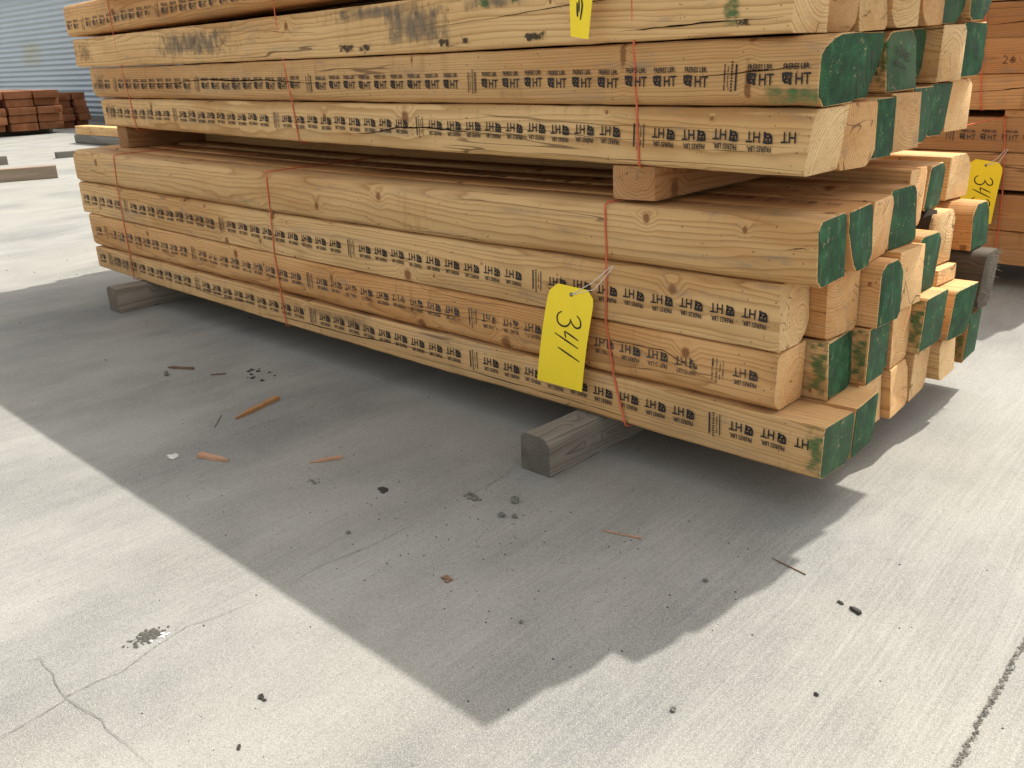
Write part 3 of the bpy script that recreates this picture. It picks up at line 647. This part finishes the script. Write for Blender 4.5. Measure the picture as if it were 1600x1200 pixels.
# bark along the waney top edge of one timber
o = T[('l', 2, 5)]
yb = min(v.co.y for v in o.data.vertices); zt = max(v.co.z for v in o.data.vertices)
bv = []; bf = []
for i in range(13):
    x = -.30+.30*i/12*.97
    for j in range(6):
        t = math.pi/2*j/5; q = 1+R_.uniform(-.08, .10)
        bv.append((x+R_.uniform(-.004, .004), yb+.047-.050*math.cos(t)*q, zt-.047+.050*math.sin(t)*q))
for i in range(12):
    for j in range(5): bf.append((i*6+j, (i+1)*6+j, (i+1)*6+j+1, i*6+j+1))
link('bark_strip', bv, bf, [M['bark']], o)

o = T[('l', 1, 6)]; rr = random.Random(12); fv = []; ff = []
ye = [v.co.y for v in o.data.vertices]; ze = [v.co.z for v in o.data.vertices]
for i in range(70):
    y_ = rr.uniform(min(ye)+.012, max(ye)-.008); z_ = rr.choice((rr.uniform(min(ze)+.01, max(ze)-.01), max(ze)-.012+rr.uniform(-.02, .0))); L_ = rr.uniform(.006, .026); w_ = rr.uniform(.0008, .0022); b0 = len(fv)
    d_ = Vector((1, rr.uniform(-.4, .6), rr.uniform(-.5, .5))).normalized()*L_
    fv += [(-.001, y_-w_, z_), (-.001, y_+w_, z_), (-.001, y_, z_+w_*1.5), (d_.x, y_+d_.y, z_+d_.z)]
    ff += [(b0, b0+1, b0+3), (b0+1, b0+2, b0+3), (b0+2, b0, b0+3)]
tag(link('frayed_fibre', fv, ff, [simple('frayed pale fibre', (.30, .25, .18), .9, .5)], o), kind='stuff')
# ------------------------------------------------------------------ dunnage under the pack and spacers between the packs
def block(name, x0, x1, y0, y1, z0, z1, rad, seed, color, label, cat, group, dent=0.0, slant=0.0, mats=None):
    """a timber lying along y: built along x and turned a quarter"""
    L = y1-y0
    o = timber(-L, 0, -(x1-x0)/2, (x1-x0)/2, z0, z1, name, rad, seed, color, 0, None, False, (0, 0), nseg=14, rough=dent, mats=mats)
    o.location = ((x0+x1)/2, y0, (z0+z1)/2); o.rotation_euler = (0, 0, -math.pi/2+slant)
    return tag(o, label, cat, group)
gD = 'dunnage timbers under the near lower pack'
block('dunnage_timber', -1.488, -1.394, -.20, 1.24, G, .0915, (.006, .012, .018, .006), 501, (.62, .46, .4, .05), 'grey weathered timber sticking out under the near end of the lower pack', 'timber', gD, .0026)
block('dunnage_timber', -4.035, -3.94, -.146, 1.24, G, .098, (.008, .012, .014, .008), 502, (.3, .6, .3, .10), 'grey weathered timber sticking out under the far end of the lower pack', 'timber', gD, .0012)
gS = 'spacer timbers between the near packs'
block('spacer_timber', -1.372, -1.250, .03, .99, .6585, .7355, (.006, .006, .007, .006), 503, (.55, .62, .2, .95), 'tan spacer timber with dark cracked end near the right strap, between the two packs', 'timber', gS, .0010, mats=(M['aged'], M['aged_end']))
o = block('spacer_timber', -4.41, -4.315, .19, 1.02, .650, .742, (.006, .006, .007, .006), 504, (.35, .55, .5, .95), 'brownish spacer timber at the left end between the two packs', 'timber', gS, .0010, mats=(M['aged'], M['aged_end']))

# ------------------------------------------------------------------ straps
def tube(name, pts, r, mat, parent=None, k=6, flat=1.0, twist=0.0, seed=0):
    rr = random.Random(seed); P = [Vector(p) for p in pts]; vs = []; fs = []
    for i, p in enumerate(P):
        d = (P[min(i+1, len(P)-1)]-P[max(i-1, 0)]).normalized()
        a = d.cross(Vector((0.31, 0.2, 0.93)) if abs(d.z) < 0.9 else Vector((0, 1, 0))).normalized(); b_ = d.cross(a)
        for j in range(k):
            t = 2*math.pi*j/k+twist*i; vs.append(p+a*math.cos(t)*r*(1 if not twist else (1+.3*math.cos(2*(t-twist*i)+twist*i*2)))+b_*math.sin(t)*r*flat)
        if i:
            for j in range(k): q = (j+1) % k; fs.append(((i-1)*k+j, (i-1)*k+q, i*k+q, i*k+j))
    fs.append(tuple(range(k))[::-1]); fs.append(tuple(range((len(P)-1)*k, len(P)*k)))
    return link(name, vs, fs, [mat], parent, None, True)
def subdiv(pts, n=8):
    out = []
    for a, b_ in zip(pts[:-1], pts[1:]):
        for k in range(n): out.append(tuple(a[i]+(b_[i]-a[i])*k/n for i in range(3)))
    return out+[pts[-1]]
def strap(front, ztop, zbot, depth, label, group, rot=0.0, r=.0024, ytop=None, xback=0.0, seed=0):
    """a loop round the pack: down the front face, under, up the back and over the top"""
    (xt, yt), (xb, yb) = front[0][:2], front[-1][:2]
    pts = [(xt+xback, depth, ztop+.004), (xt+xback*.3, depth*.3, ztop+.004), (xt, yt+.006, ztop+.0045)]
    pts += [(x, y-.004, z) for x, y, z in front]
    pts += [(xb, yb+.008, zbot-.003), (xb+.01, depth, zbot-.003), (xb, depth+.006, zbot+.01), (xt+xback, depth+.006, ztop-.006), (xt+xback, depth, ztop+.004)]
    rr = random.Random(seed); pp = subdiv(pts, 9); pp = [(x+rr.uniform(-.0008, .0008), y, z) for x, y, z in pp]
    return tag(tube('strap', pp, r, M['strap'], None, 6, 0.75, .55, seed), label, 'strap', group)
gSt = 'red straps round the near packs'
D7 = NC*W+.004; D7L = D7+.119
def fx(x0): # upper pack is turned: from the x read on the plane y=0 to the true x and y of its front face
    t = .047; x = x0
    for _ in range(8): y = max(0, (-.86-x)*t); x = x0*(1.7508+y)/1.7508
    return x, y
ULS = [(-1.300, -1.273, 'right'), (-2.690, -2.63, 'middle'), (-3.86, -3.788, 'left')]
for i, (xt, xb, w) in enumerate(ULS):
    f = []
    for k, z in enumerate((1.46, 1.335, 1.2, 1.07, 1.005, .94, .873, .805, .742)):
        t_ = k/8; x, y = fx(xt+(xb-xt)*min(1, max(0, (1.1-z)/.37))); f.append((x, y+[0, .002, -.001, .001, .003, .0, .003, .0, 0][k]+.001, z))
    strap(f, 1.474 if i < 2 else 1.45, .737, f[0][1]+D7, f'red strap round the upper pack, {w} of its three', gSt, seed=20+i)
LLS = [((-1.372, -1.368, -1.372, -1.345, -1.304), 'right'), ((-2.857, -2.86, -2.87, -2.855, -2.838), 'middle'), ((-4.056, -4.075, -4.08, -4.07, -4.06), 'left')]
for i, (xs_, w) in enumerate(LLS):
    f = [(x, y, b_(x)+dz) for x, b_, dz, y in zip(xs_, (LB[4], LB[3], LB[2], LB[1], LB[0]), (-.005, .0, 0, 0, .003), (0, .001, .003, .001, -.004))]
    strap(f, LB[4](xs_[0])-.0025, LB[0](xs_[-1]), D7L, f'red strap round the lower pack, {w} of its three', gSt, seed=30+i, xback=-.02)

# ------------------------------------------------------------------ yellow lot tags
def lot_tag(TL, TR, BR, BL, strokes, label, hang_from, bend=.006, hole=True, sw=.0024):
    TL, TR, BR, BL = map(Vector, (TL, TR, BR, BL)); root = empty('lot_tag', tuple((TL+TR)/2))
    O = (TL+TR)/2
    nrm = ((TR-TL).cross(BL-TL)).normalized()
    if nrm.y > 0: nrm = -nrm
    def pt(u, v): return TL*(1-u)*(1-v)+TR*u*(1-v)+BR*u*v+BL*(1-u)*v+nrm*(bend*math.sin(math.pi*v)*1.0+bend*.8*(u-.5)**2)-O
    nu, nv = 6, 14; c = .13; vs = []; fs = []
    for layer in (0, 1):
        for j in range(nv+1):
            v = j/nv; m = max(0, (.085-v)/.085)*.17 if v < .085 else 0
            for i in range(nu+1):
                u = m+(1-2*m)*i/nu; vs.append(pt(u, v)-nrm*(.0008*layer))
    N = (nu+1)*(nv+1)
    for j in range(nv):
        for i in range(nu):
            a = j*(nu+1)+i; q = (a, a+1, a+nu+2, a+nu+1); fs.append(q[::-1]); fs.append(tuple(k+N for k in q))
    edge = [i for i in range(nu+1)]+[j*(nu+1)+nu for j in range(1, nv+1)]+[nv*(nu+1)+i for i in range(nu-1, -1, -1)]+[j*(nu+1) for j in range(nv-1, 0, -1)]
    for a, b_ in zip(edge, edge[1:]+edge[:1]): fs.append((a, b_, b_+N, a+N))
    link('card', vs, fs, [M['yellow']], root, None, False)
    # handwriting: flat pen strokes lying on the card
    V = []; Fc = []
    for st in strokes:
        S = []
        for a, b_ in zip(st[:-1], st[1:]):
            for k in range(4): S.append((a[0]+(b_[0]-a[0])*k/4, a[1]+(b_[1]-a[1])*k/4))
        S.append(st[-1]); base = len(V); pr = [pt(u, v)+nrm*.0007 for u, v in S]
        for i, p in enumerate(pr):
            d = (pr[min(i+1, len(pr)-1)]-pr[max(i-1, 0)]).normalized(); q = d.cross(nrm).normalized(); w = sw*(.55+.45*min(1, 3*min(i, len(pr)-1-i)/len(pr)))/1
            V += [p+q*w, p-q*w]
            if i: Fc.append((base+2*i-2, base+2*i-1, base+2*i+1, base+2*i))
    if V: link('handwriting', V, Fc, [M['pen']], root)
    hc = pt(.5, .075)+nrm*.0006; ax = (TR-TL).normalized(); ay = nrm.cross(ax)
    ev = []; ef = []
    for k in range(14):
        t = 2*math.pi*k/14
        for rr_, h in ((.0022, .0), (.0040, .0012), (.0058, .0)): ev.append(hc+(ax*math.cos(t)+ay*math.sin(t))*rr_+nrm*h)
    for k in range(14):
        q = (k+1) % 14
        for l in (0, 1): ef.append((k*3+l, k*3+l+1, q*3+l+1, q*3+l))
    link('eyelet', ev, ef, [M['eyelet']], root)
    hv = [hc+(ax*math.cos(2*math.pi*k/12)+ay*math.sin(2*math.pi*k/12))*.0024+nrm*.0002 for k in range(12)]
    link('hole', hv, [tuple(range(12))], [M['dark']], root)
    if hang_from:
        h = Vector(hang_from)-O; mid_ = (hc+h)/2+Vector((.006, -.004, -.004))
        tube('tie_string', subdiv([tuple(hc+nrm*.001), tuple(mid_), tuple(h), tuple(h+Vector((.012, -.003, .004))), tuple(mid_+Vector((.010, 0, -.014))), tuple(hc+nrm*.001+ax*.002)], 4), .0011, M['string'], root, 5)
    return tag(root, label, 'tag', 'yellow lot tags')
def strokes_px(st, O, U, V):
    A = np.array([[U[0], V[0]], [U[1], V[1]]]); Ai = np.linalg.inv(A)
    return [[tuple(Ai @ (np.array(p)-np.array(O))) for p in s] for s in st]
def smooth(pts, n=3):
    for _ in range(n-1):
        o_ = [pts[0]]
        for a, b_ in zip(pts[:-1], pts[1:]): o_ += [(a[0]*.75+b_[0]*.25, a[1]*.75+b_[1]*.25), (a[0]*.25+b_[0]*.75, a[1]*.25+b_[1]*.75)]
        pts = o_+[pts[-1]]
    return pts
three = [smooth([(305, 358), (268, 375), (258, 420), (275, 470), (330, 500), (375, 492), (400, 455), (396, 425)]), smooth([(394, 425), (415, 470), (455, 512), (495, 508), (508, 480), (495, 430), (458, 395)])]
four = [[(245, 560), (490, 700)], [(490, 625), (345, 540)], [(345, 540), (360, 605)]]
one = [[(282, 695), (360, 740), (508, 826)]]
S341 = strokes_px(three+four+one, (160, 90), (465, 88), (-95, 940))
lot_tag((-1.535, -.022, .440), (-1.386, -.022, .434), (-1.424, -.034, .166), (-1.579, -.034, .167), S341, 'yellow tag marked 341 hanging on the lower pack', (-1.350, -.010, .499))
S343 = strokes_px(three+four+[[(p[0]-10, p[1]+330) for p in s] for s in three], (160, 90), (465, 88), (-95, 940))
lot_tag((-1.322, 2.375, .522), (-1.188, 2.375, .508), (-1.203, 2.36, .262), (-1.345, 2.36, .270), S343, 'yellow tag marked 343 on the far stack at the right', (-1.195, 2.385, .560))
S34 = strokes_px([smooth([(225, 860), (225, 960), (232, 985)]), [(262, 840), (258, 950)], smooth([(300, 840), (325, 900), (305, 960), (282, 1020)])], (160, 90), (465, 88), (-95, 940))
S34 = [[(u*1.15-.02, v*.93-.03) for u, v in s] for s in S34]
lot_tag((-1.452, -.016, 1.275), (-1.358, -.016, 1.275), (-1.402, -.024, 1.019), (-1.454, -.024, 1.027), S34, 'narrow yellow tag hanging at the top edge on the grey stained timber', (-1.305, -.008, 1.33))

# ------------------------------------------------------------------ the far stack behind on the right
gF = 'timbers of the far stack at the right'
ZL = [.09, .233, .372, .432, .555, .684]; rowsF = [(.09, .232), (.234, .374), (.377, .545, ), (.548, .684), (.712, .851), (.853, .986), (.989, 1.124), (1.127, 1.265), (1.268, 1.40)]
FR = [(.095, .229), (.232, .373), (.384, .440), (.0, .0)]
rowsF = [(.092, .231, 0), (.233, .379, 1), (.398, .546, 2), (.549, .684, 3), (.714, .851, 4), (.853, .9872, 5), (.987, 1.122, 6), (1.125, 1.262, 7)]
FN = ['lowest', 'second lowest', 'third lowest', 'upper stamped', 'first row above the gap', 'second row above the gap', 'third row above the gap', 'topmost visible']
for z0, z1, i in rowsF:
    for c in range(6):
        rr = random.Random(900+i*7+c)
        o = timber(-4.6+rr.uniform(-.05, .05), (-.87 if i >= 4 else -.74)+rr.uniform(-.025, .025), 2.40+c*W+(0.002 if c else rr.uniform(-.004, .003)), 2.40+(c+1)*W-.005, z0, z1-.0008, 'timber', (.006, .008, .006, .006), 900+i*7+c,
                   (rr.random(), rr.random(), rr.uniform(.3, 1.0), 1), 0, None, False, (0, 0), nseg=10, mats=(M['aged'], M['aged_end']))
        T[('f', i, c)] = o
        if c == 0: tag(o, f'orange brown timber in the far stack at the right, {FN[i]}', 'timber', gF)
        else: tag(o, 'orange brown timber hidden behind the front of the far stack', 'timber', 'timbers inside the far stack')
o = T[('f', 3, 0)]; ys = min(v.co.y for v in o.data.vertices)
stamps(o, -1.6, -.01, lambda x: -.005, -1.5, False, ys-.0006, 'front', 'faint_ink', 41)
o = T[('f', 5, 0)]; ys = min(v.co.y for v in o.data.vertices)
def S2(i, pts, w, seed):
    o_ = T[('f', i, 0)]; ys_ = min(v.co.y for v in o_.data.vertices)
    split(o_, [(x-o_.location.x, z-o_.location.z) for x, z in pts], ys_-.0005, w, seed)
S2(6, [(-1.34, 1.035), (-1.2, 1.045), (-1.1, 1.046), (-.9, 1.05)], .005, 51); S2(4, [(-1.4, .782), (-1.25, .79), (-1.15, .80), (-.95, .815)], .005, 52)
v26 = fit_text('26', .045, .032, -.012)
o = T[('f', 5, 0)]; ys = min(v.co.y for v in o.data.vertices)
link('handwriting', [(-1.255-o.location.x+u, ys-.0006, .890-o.location.z+v) for u, v in v26[0]], v26[1], [M['faint_ink']], o)
block('spacer_timber', -1.225, -1.10, 2.41, 3.25, .6855, .7125, (.004,)*4, 610, (.4, .3, .9, 1), 'dark spacer board in the gap of the far stack at the right', 'timber', 'spacers of the far stack')
block('spacer_timber', -4.1, -4.0, 2.41, 3.25, .6855, .7125, (.004,)*4, 611, (.4, .5, .9, 1), 'spacer board at the hidden left end of the far stack', 'timber', 'spacers of the far stack')
for k, x in enumerate((-1.6, -3.9)):
    block('dunnage_timber', x, x+.09, 2.47, 3.27, G, .0915, (.008,)*4, 620+k, (.4, .3, .9, .3), 'timber under the far stack at the right', 'timber', 'dunnage under the far stack')
gF2 = 'red straps round the far stack'
strap([(-1.215, 2.395, .684), (-1.20, 2.395, .55), (-1.185, 2.395, .40), (-1.18, 2.395, .23), (-1.18, 2.395, .095)], .684, .092, 2.40+6*W, 'red strap of the far stack behind the tag marked 343', gF2, seed=60)
strap([(-1.345, 2.395, 1.262), (-1.335, 2.395, 1.0), (-1.325, 2.395, .85), (-1.312, 2.395, .716)], 1.262, .714, 2.40+6*W, 'red strap of the far stack above its dark gap', gF2, seed=61)

# ------------------------------------------------------------------ left background: red timber stacks, loose timbers, metal building
gR = 'red brown timbers in the left background stack'
POS = ['left', 'middle', 'right']; RW = ['bottom', 'second', 'third', 'fourth', 'top']
for c, (y0, y1) in enumerate(((3.56, 3.97), (4.03, 4.48), (4.50, 4.92))):
    for r, (z0, z1) in enumerate(((.075, .19), (.20, .325), (.335, .455), (.465, .585), (.595, .715))):
        rr = random.Random(700+c*9+r)
        dx = rr.uniform(-.12, .10); dy = rr.uniform(-.02, .02)
        o = timber(-20.6, -17.2+dx, y0+dy, y1+dy-.01, z0+rr.uniform(-.006, .004), z1, 'timber', (.012,)*4, 700+c*9+r, (rr.random(), rr.random(), rr.random(), 1), rr.uniform(-.01, .01), mats=(M['red_wood'], M['red_end']), nseg=8, rough=.004)
        tag(o, f'red brown timber, {RW[r]} in the {POS[c]} column of the background stack', 'timber', gR)
for r, (z0, z1) in enumerate(((.0, .13), (.135, .25), (.255, .37), (.375, .50), (.505, .63))):
    for c, (y0, y1) in enumerate(((5.28, 5.60), (5.615, 5.86))):
        rr = random.Random(760+r*3+c)
        o = timber(-21.4, -18.4+rr.uniform(-.1, .1), y0+rr.uniform(-.02, .02), y1+rr.uniform(-.02, .02)-.01, z0+G, z1+G, 'timber', (.012,)*4, 770+r*3+c, (rr.random(), rr.random(), rr.uniform(.5, 1), 1), rr.uniform(-.01, .01), mats=(M['red_wood'], M['red_end']), nseg=8, rough=.004)
        tag(o, f'darker red brown timber, {RW[r]} {"left" if c == 0 else "right"} in the farther stack by the blue wall', 'timber', 'red brown timbers in the farther stack')
for k, x in enumerate((-18.0, -20.2)):
    block('dunnage_timber', x, x+.12, 3.56, 4.94, G, .068, (.008,)*4, 640+k, (.4, .3, .9, .2), ('dark skid timber under the front of the red stack', 'dark skid timber under the back of the red stack')[k], 'timber', 'skids under the red stack')

def loose(xe, ye, ang, L, w, h, z0, seed, color, label, end='y', rad=(.008,)*4, rough=.002):
    """a loose timber: its visible end at (xe, ye), running off at ang (radians from +x)"""
    o = timber(-L, 0, -w/2, w/2, z0, z0+h, 'timber', rad, seed, color, 0, None, False, (0, 0), nseg=8, rough=rough)
    o.location = (xe, ye, z0+h/2); o.rotation_euler = (0, 0, ang+math.pi)
    return tag(o, label, 'timber', 'loose timbers lying in the yard')
loose(-9.87, 1.90, math.radians(251), 2.6, .14, .125, G, 801, (.4, .7, .4, .25), 'grey brown loose timber on the concrete at the left edge of the photo')
loose(-11.95, 2.13, math.radians(262), 2.4, .10, .10, G, 802, (.4, .2, .4, .05), 'dark timber stub at the left edge behind the grey brown timber')
loose(-12.12, 2.76, math.radians(82), 2.6, .09, .075, G, 803, (.6, .2, .4, .02), 'thin dark board just left of the lower pack')
loose(-14.45, 4.02, math.radians(0), 3.7, .16, .125, G, 804, (.3, .2, .4, .02), 'dark timber lying under the sunlit tan timber behind the pack', rad=(.02, .02, .02, .02))
loose(-14.38, 4.05, math.radians(1.0), 3.7, .20, .12, G+.126, 805, (.3, .8, .25, 1), 'sunlit tan timber lying on a dark timber behind the left spacer')

def metal_wall():
    root = empty('metal_building', (-22, 6.65, G))
    def L_(x, y, z): return (x+22, y-6.65, z-G)
    pitch_, amp = .1075, .014; vs = []; fs = []; z0, z1 = .12, 2.63; n = int((z1-z0)/pitch_*10)
    xs_ = [-60, -40, -31, -24, -17, -10, -4]
    for i in range(n+1):
        z = z0+(z1-z0)*i/n; dy = amp*math.sin(2*math.pi*(z-z0)/pitch_)
        for x in xs_: vs.append(L_(x, 6.66+dy, z))
    k = len(xs_)
    for i in range(n):
        for j in range(k-1): a = i*k+j; fs.append((a, a+1, a+k+1, a+k))
    b = NB('blue grey corrugated steel'); tc = b.n('ShaderNodeTexCoord'); sep = b.n('ShaderNodeSeparateXYZ'); b.put(sep.inputs[0], tc.outputs['Object'])
    n1 = b.noise(b.vec(b.mul(sep.outputs[0], 1.2), 0.0, b.mul(sep.outputs[2], 5.0)), 1.0, 4.0)
    c = b.mix(n1, (0.36, 0.43, 0.48), (0.47, 0.54, 0.58))
    dxx = b.sub(sep.outputs[0], -.85); st = b.mul(b.step(b.math('ABSOLUTE', dxx), .9, .1), b.mul(b.step(sep.outputs[2], 1.0, 1.3), b.step(sep.outputs[2], 1.85, 1.5)))
    c = b.mix(b.mul(st, b.step(n1, .3, .6, .2, .7)), c, (0.40, 0.37, 0.25))
    wall_m = b.done(b.bsdf(c, 0.45, None, 0.5, 0.0))
    link('wall', vs, fs, [wall_m], root, None, True)
    def box(nm, x0, x1, y0, y1, za, zb, mat):
        v = [L_(x, y, z) for x in (x0, x1) for y in (y0, y1) for z in (za, zb)]
        return link(nm, v, [(0, 1, 3, 2), (4, 6, 7, 5), (0, 4, 5, 1), (2, 3, 7, 6), (0, 2, 6, 4), (1, 5, 7, 3)], [mat], root)
    box('foundation', -60, -4, 6.62, 12, G, .12, simple('grey footing', (.30, .30, .29), .9, .15, 6.0))
    box('roof', -60.2, -3.8, 6.58, 12, 2.63, 2.75, simple('dark roof edge', (.05, .055, .05), .7, .3, 3.0))
    box('end_wall', -4.1, -4.0, 6.75, 11.9, .12, 2.63, wall_m); box('back_wall', -60, -4, 11.8, 11.9, .12, 2.63, wall_m)
    tag(root, 'blue grey corrugated metal building behind the red timber stack', 'building')
metal_wall()

# ------------------------------------------------------------------ litter on the concrete
def chip(name, a, b_, w, h, mat, label, cat, group=None, point=.35, seed=0, z=G):
    """a flat splinter from a to b with one pointed end and a ragged back"""
    rr = random.Random(seed); A = Vector((*a, 0)); B = Vector((*b_, 0)); d = B-A; L = d.length; d.normalize(); n = Vector((-d.y, d.x, 0))
    st = [(0, .10), (point*.5, .55), (point, 1.0), (.62, .92), (.93, 1.0), (1.0, .85)]
    vs = []; fs = []
    for t, k in st:
        for s_, zz in ((-1, 0), (1, 0), (.8, 1), (-.8, 1)):
            vs.append(A+d*(t*L)+n*(s_*w/2*k*rr.uniform(.8, 1.15))+Vector((0, 0, z+.0008+zz*h*(.5+.5*k)*rr.uniform(.8, 1.1))))
    for i in range(len(st)-1):
        p = i*4; q = p+4
        for j in range(4): fs.append((p+j, p+(j+1) % 4, q+(j+1) % 4, q+j))
    fs.append((3, 2, 1, 0)); e = (len(st)-1)*4; fs.append((e, e+1, e+2, e+3))
    o = link(name, vs, fs, [mat]); return tag(o, label, cat, group)
gC = 'wood splinters on the concrete'
chip('wood_splinter', (-2.387, -.496), (-2.439, -.315), .020, .012, M['chip'], 'largest orange wood splinter on the shaded concrete', 'splinter', gC, .3, 1)
chip('wood_splinter', (-2.125, -.672), (-2.222, -.705), .022, .010, M['chip_pink'], 'short stubby pinkish splinter with a pointed tip', 'splinter', gC, .5, 2)
chip('wood_splinter', (-1.945, -.536), (-1.905, -.461), .014, .006, M['chip_pink'], 'pinkish double splinter right of the stubby one', 'splinter', gC, .4, 3)
chip('wood_splinter', (-3.03, -.386), (-2.94, -.334), .010, .008, M['twig'], 'thin brown splinter with a nub near the left of the shade', 'splinter', gC, .2, 4)
chip('wood_splinter', (-2.834, -.331), (-2.80, -.29), .007, .004, M['twig'], 'tiny brown splinter above the large orange one', 'splinter', gC, .2, 5)
chip('twig', (-1.125, -.331), (-1.038, -.304), .004, .003, M['chip_pink'], 'thin reddish twig below the near dunnage timber', 'twig', None, .2, 6)
chip('twig', (-.786, -.197), (-.702, -.212), .0025, .002, M['twig'], 'thin brown twig crossing the edge of the shadow', 'twig', None, .2, 7)
chip('twig', (-2.46, -.50), (-2.38, -.57), .003, .002, M['stone'], 'fine grey twig left of the large orange splinter', 'twig', None, .2, 8)

def lump(name, x, y, r, mat, label, cat, group=None, seed=0, flat=.75, parts=1, spread=0.0, label_part=None):
    rr = random.Random(seed); V = []; Fc = []
    for p in range(parts):
        cx = rr.uniform(-spread, spread); cy = rr.uniform(-spread, spread)*.6; q = r*(1 if parts == 1 else rr.uniform(.35, 1)); base = len(V); nu, nv = 9, 6
        ph = [rr.uniform(0, 6.28) for _ in range(6)]
        for j in range(nv+1):
            ph_ = math.pi*j/nv
            for i in range(nu):
                t = 2*math.pi*i/nu
                k = 1+.22*math.sin(2*t+ph[0]+3*math.cos(ph_))+.14*math.sin(5*t+ph[1])*math.sin(3*ph_+ph[2])+rr.uniform(-.10, .10)
                V.append((cx+q*k*math.sin(ph_)*math.cos(t), cy+q*k*math.sin(ph_)*math.sin(t)*.85, max(0.0, q*flat*(.72+k*math.cos(ph_)*.8))))
        for j in range(nv):
            for i in range(nu): a = base+j*nu+i; b_ = base+j*nu+(i+1) % nu; Fc.append((a, a+nu, b_+nu, b_))
    o = link(name, V, Fc, [mat], None, None, False, (x, y, G+.0004)); return tag(o, label, cat, group)
gP = 'pebbles on the concrete'
lump('pebble', -1.369, -.352, .011, M['stone'], 'largest grey pebble in front of the near dunnage timber', 'pebble', gP, 1, .9)
lump('pebble', -1.343, -.424, .0085, M['stone'], 'round grey pebble just below the largest one', 'pebble', gP, 2, .8)
lump('pebble', -1.318, -.408, .007, M['stone'], 'crumbly pebble right of the round one', 'pebble', gP, 3, .6)
lump('pebble', -2.958, -.427, .010, M['stone'], 'grey stone beside the thin brown splinter at left', 'pebble', gP, 4, .9)
lump('pebble', -1.554, -.703, .0055, M['stone'], 'small pebble in the shade beside the long crack', 'pebble', gP, 5)
lump('pebble', -1.023, -.701, .0045, M['stone'], 'small pale pebble in the shade left of the leaf twig', 'pebble', gP, 6)
lump('pebble', -.672, -.72, .0055, M['stone'], 'dark pebble in the sun at the lower middle', 'pebble', gP, 7)
lump('pebble', -.84, -.36, .005, M['stone'], 'small pebble near the shadow edge at the right', 'pebble', gP, 8)
lump('pebble', -.519, -.537, .004, M['dark'], 'tiny dark pebble in the sun at the right', 'pebble', gP, 9)
gL = 'crumbs of dirt on the concrete'
lump('dirt_clump', -1.662, -.513, .009, M['dark'], 'dark dirt clump in the middle of the shade', 'dirt', gL, 11, .4, 12, .017)
lump('dirt_clump', -1.463, -.399, .009, M['stone'], 'grey crumbled clump left of the largest pebble', 'dirt', gL, 12, .55, 9, .024)
lump('dirt_clump', -1.845, -.60, .006, M['stone'], 'faint crumbs above the dark dirt clump', 'dirt', gL, 18, .4, 5, .018)
lump('dirt_clump', -2.70, -.22, .010, M['dark'], 'scattered dark crumbs under the lower pack', 'dirt', gL, 13, .35, 12, .07)
lump('dirt_clump', -1.199, -1.146, .006, M['dark'], 'small dark crumb cluster at the lower left', 'dirt', gL, 14, .5, 5, .010)
lump('dirt_clump', -1.132, -1.231, .004, M['dark'], 'tiny dark crumb near the bottom left edge', 'dirt', gL, 15, .5, 3, .006)
lump('dirt_clump', -.60, -.262, .005, M['dark'], 'upper bit of the broken black scrap in the sun', 'dirt', gL, 16, .5, 3, .008)
chip('rubber_scrap', (-.587, -.265), (-.562, -.274), .009, .006, M['dark'], 'black rubber scrap lying in the sun at the right', 'scrap', None, .3, 31)
lump('leaf', -1.242, -.694, .009, M['leaf'], 'small curled dry leaf in the middle of the shade', 'leaf', None, 17, .45, 5, .014)
lump('paper_scrap', -2.277, -.75, .013, M['paper'], 'pale crumpled paper scrap in the shade at left', 'paper', None, 19, .2, 9, .013)
# the dark and white dropping on the sunlit slab
d0 = empty('bird_dropping', (-1.515, -1.185, G))
def flakes(nm, n, sx_, sy_, ox, oy, mat, seed, rmin=.002, rmax=.008):
    rr = random.Random(seed); V = []; Fc = []
    for i in range(n):
        cx = ox+rr.gauss(0, sx_); cy = oy+rr.gauss(0, sy_)+cx*-.3; q = rr.uniform(rmin, rmax); base = len(V); a0 = rr.uniform(0, 6)
        V.append((cx, cy, .0018+rr.uniform(0, .001)))
        for k in range(7): t = a0+2*math.pi*k/7; V.append((cx+q*rr.uniform(.4, 1.2)*math.cos(t), cy+q*rr.uniform(.4, 1.2)*math.sin(t), .0012))
        for k in range(7): Fc.append((base, base+1+k, base+1+(k+1) % 7))
    return link(nm, V, Fc, [mat], d0)
flakes('dark_flakes', 120, .010, .015, -.006, -.006, simple('grey brown dropping', (.085, .08, .07), .9, .6, 160.0, .5), 1, .0015, .0062); flakes('white_flakes', 12, .006, .010, .012, .016, M['white_dab'], 2, .002, .006)
tag(d0, 'dark and white bird dropping beside the crack on the sunlit slab', 'dropping')
# grit
rr = random.Random(77); V = []; Fc = []
def grain(x, y, q, z=G):
    base = len(V)
    for k in range(4): t = rr.uniform(0, .8)+k*1.57; V.append((x+q*math.cos(t), y+q*math.sin(t)*.8, z+.0003))
    V.append((x, y, z+q*.9)); 
    for k in range(4): Fc.append((base+k, base+(k+1) % 4, base+4))
for _ in range(900):
    x = rr.uniform(-3.2, .1); y = rr.uniform(-1.5, .3)
    if rr.random() < .5: x = rr.gauss(-1.35, .3); y = rr.gauss(-.55, .22)
    grain(x, y, .0007+.0022*rr.random()**3)
for _ in range(160): grain(rr.uniform(-8, -3.2), rr.uniform(-1.5, 2), .002+.004*rr.random()**2)
tag(link('grit', V, Fc, [M['dark']]), kind='stuff')
V = []; Fc = []
for _ in range(700):
    y = rr.uniform(-.75, .5); grain(-.300-.045*(y+.45)+rr.gauss(0, .0031), y, .0006+.0019*rr.random()**2, G+.002)
tag(link('joint_grit', V, Fc, [M['stone']]), kind='stuff')
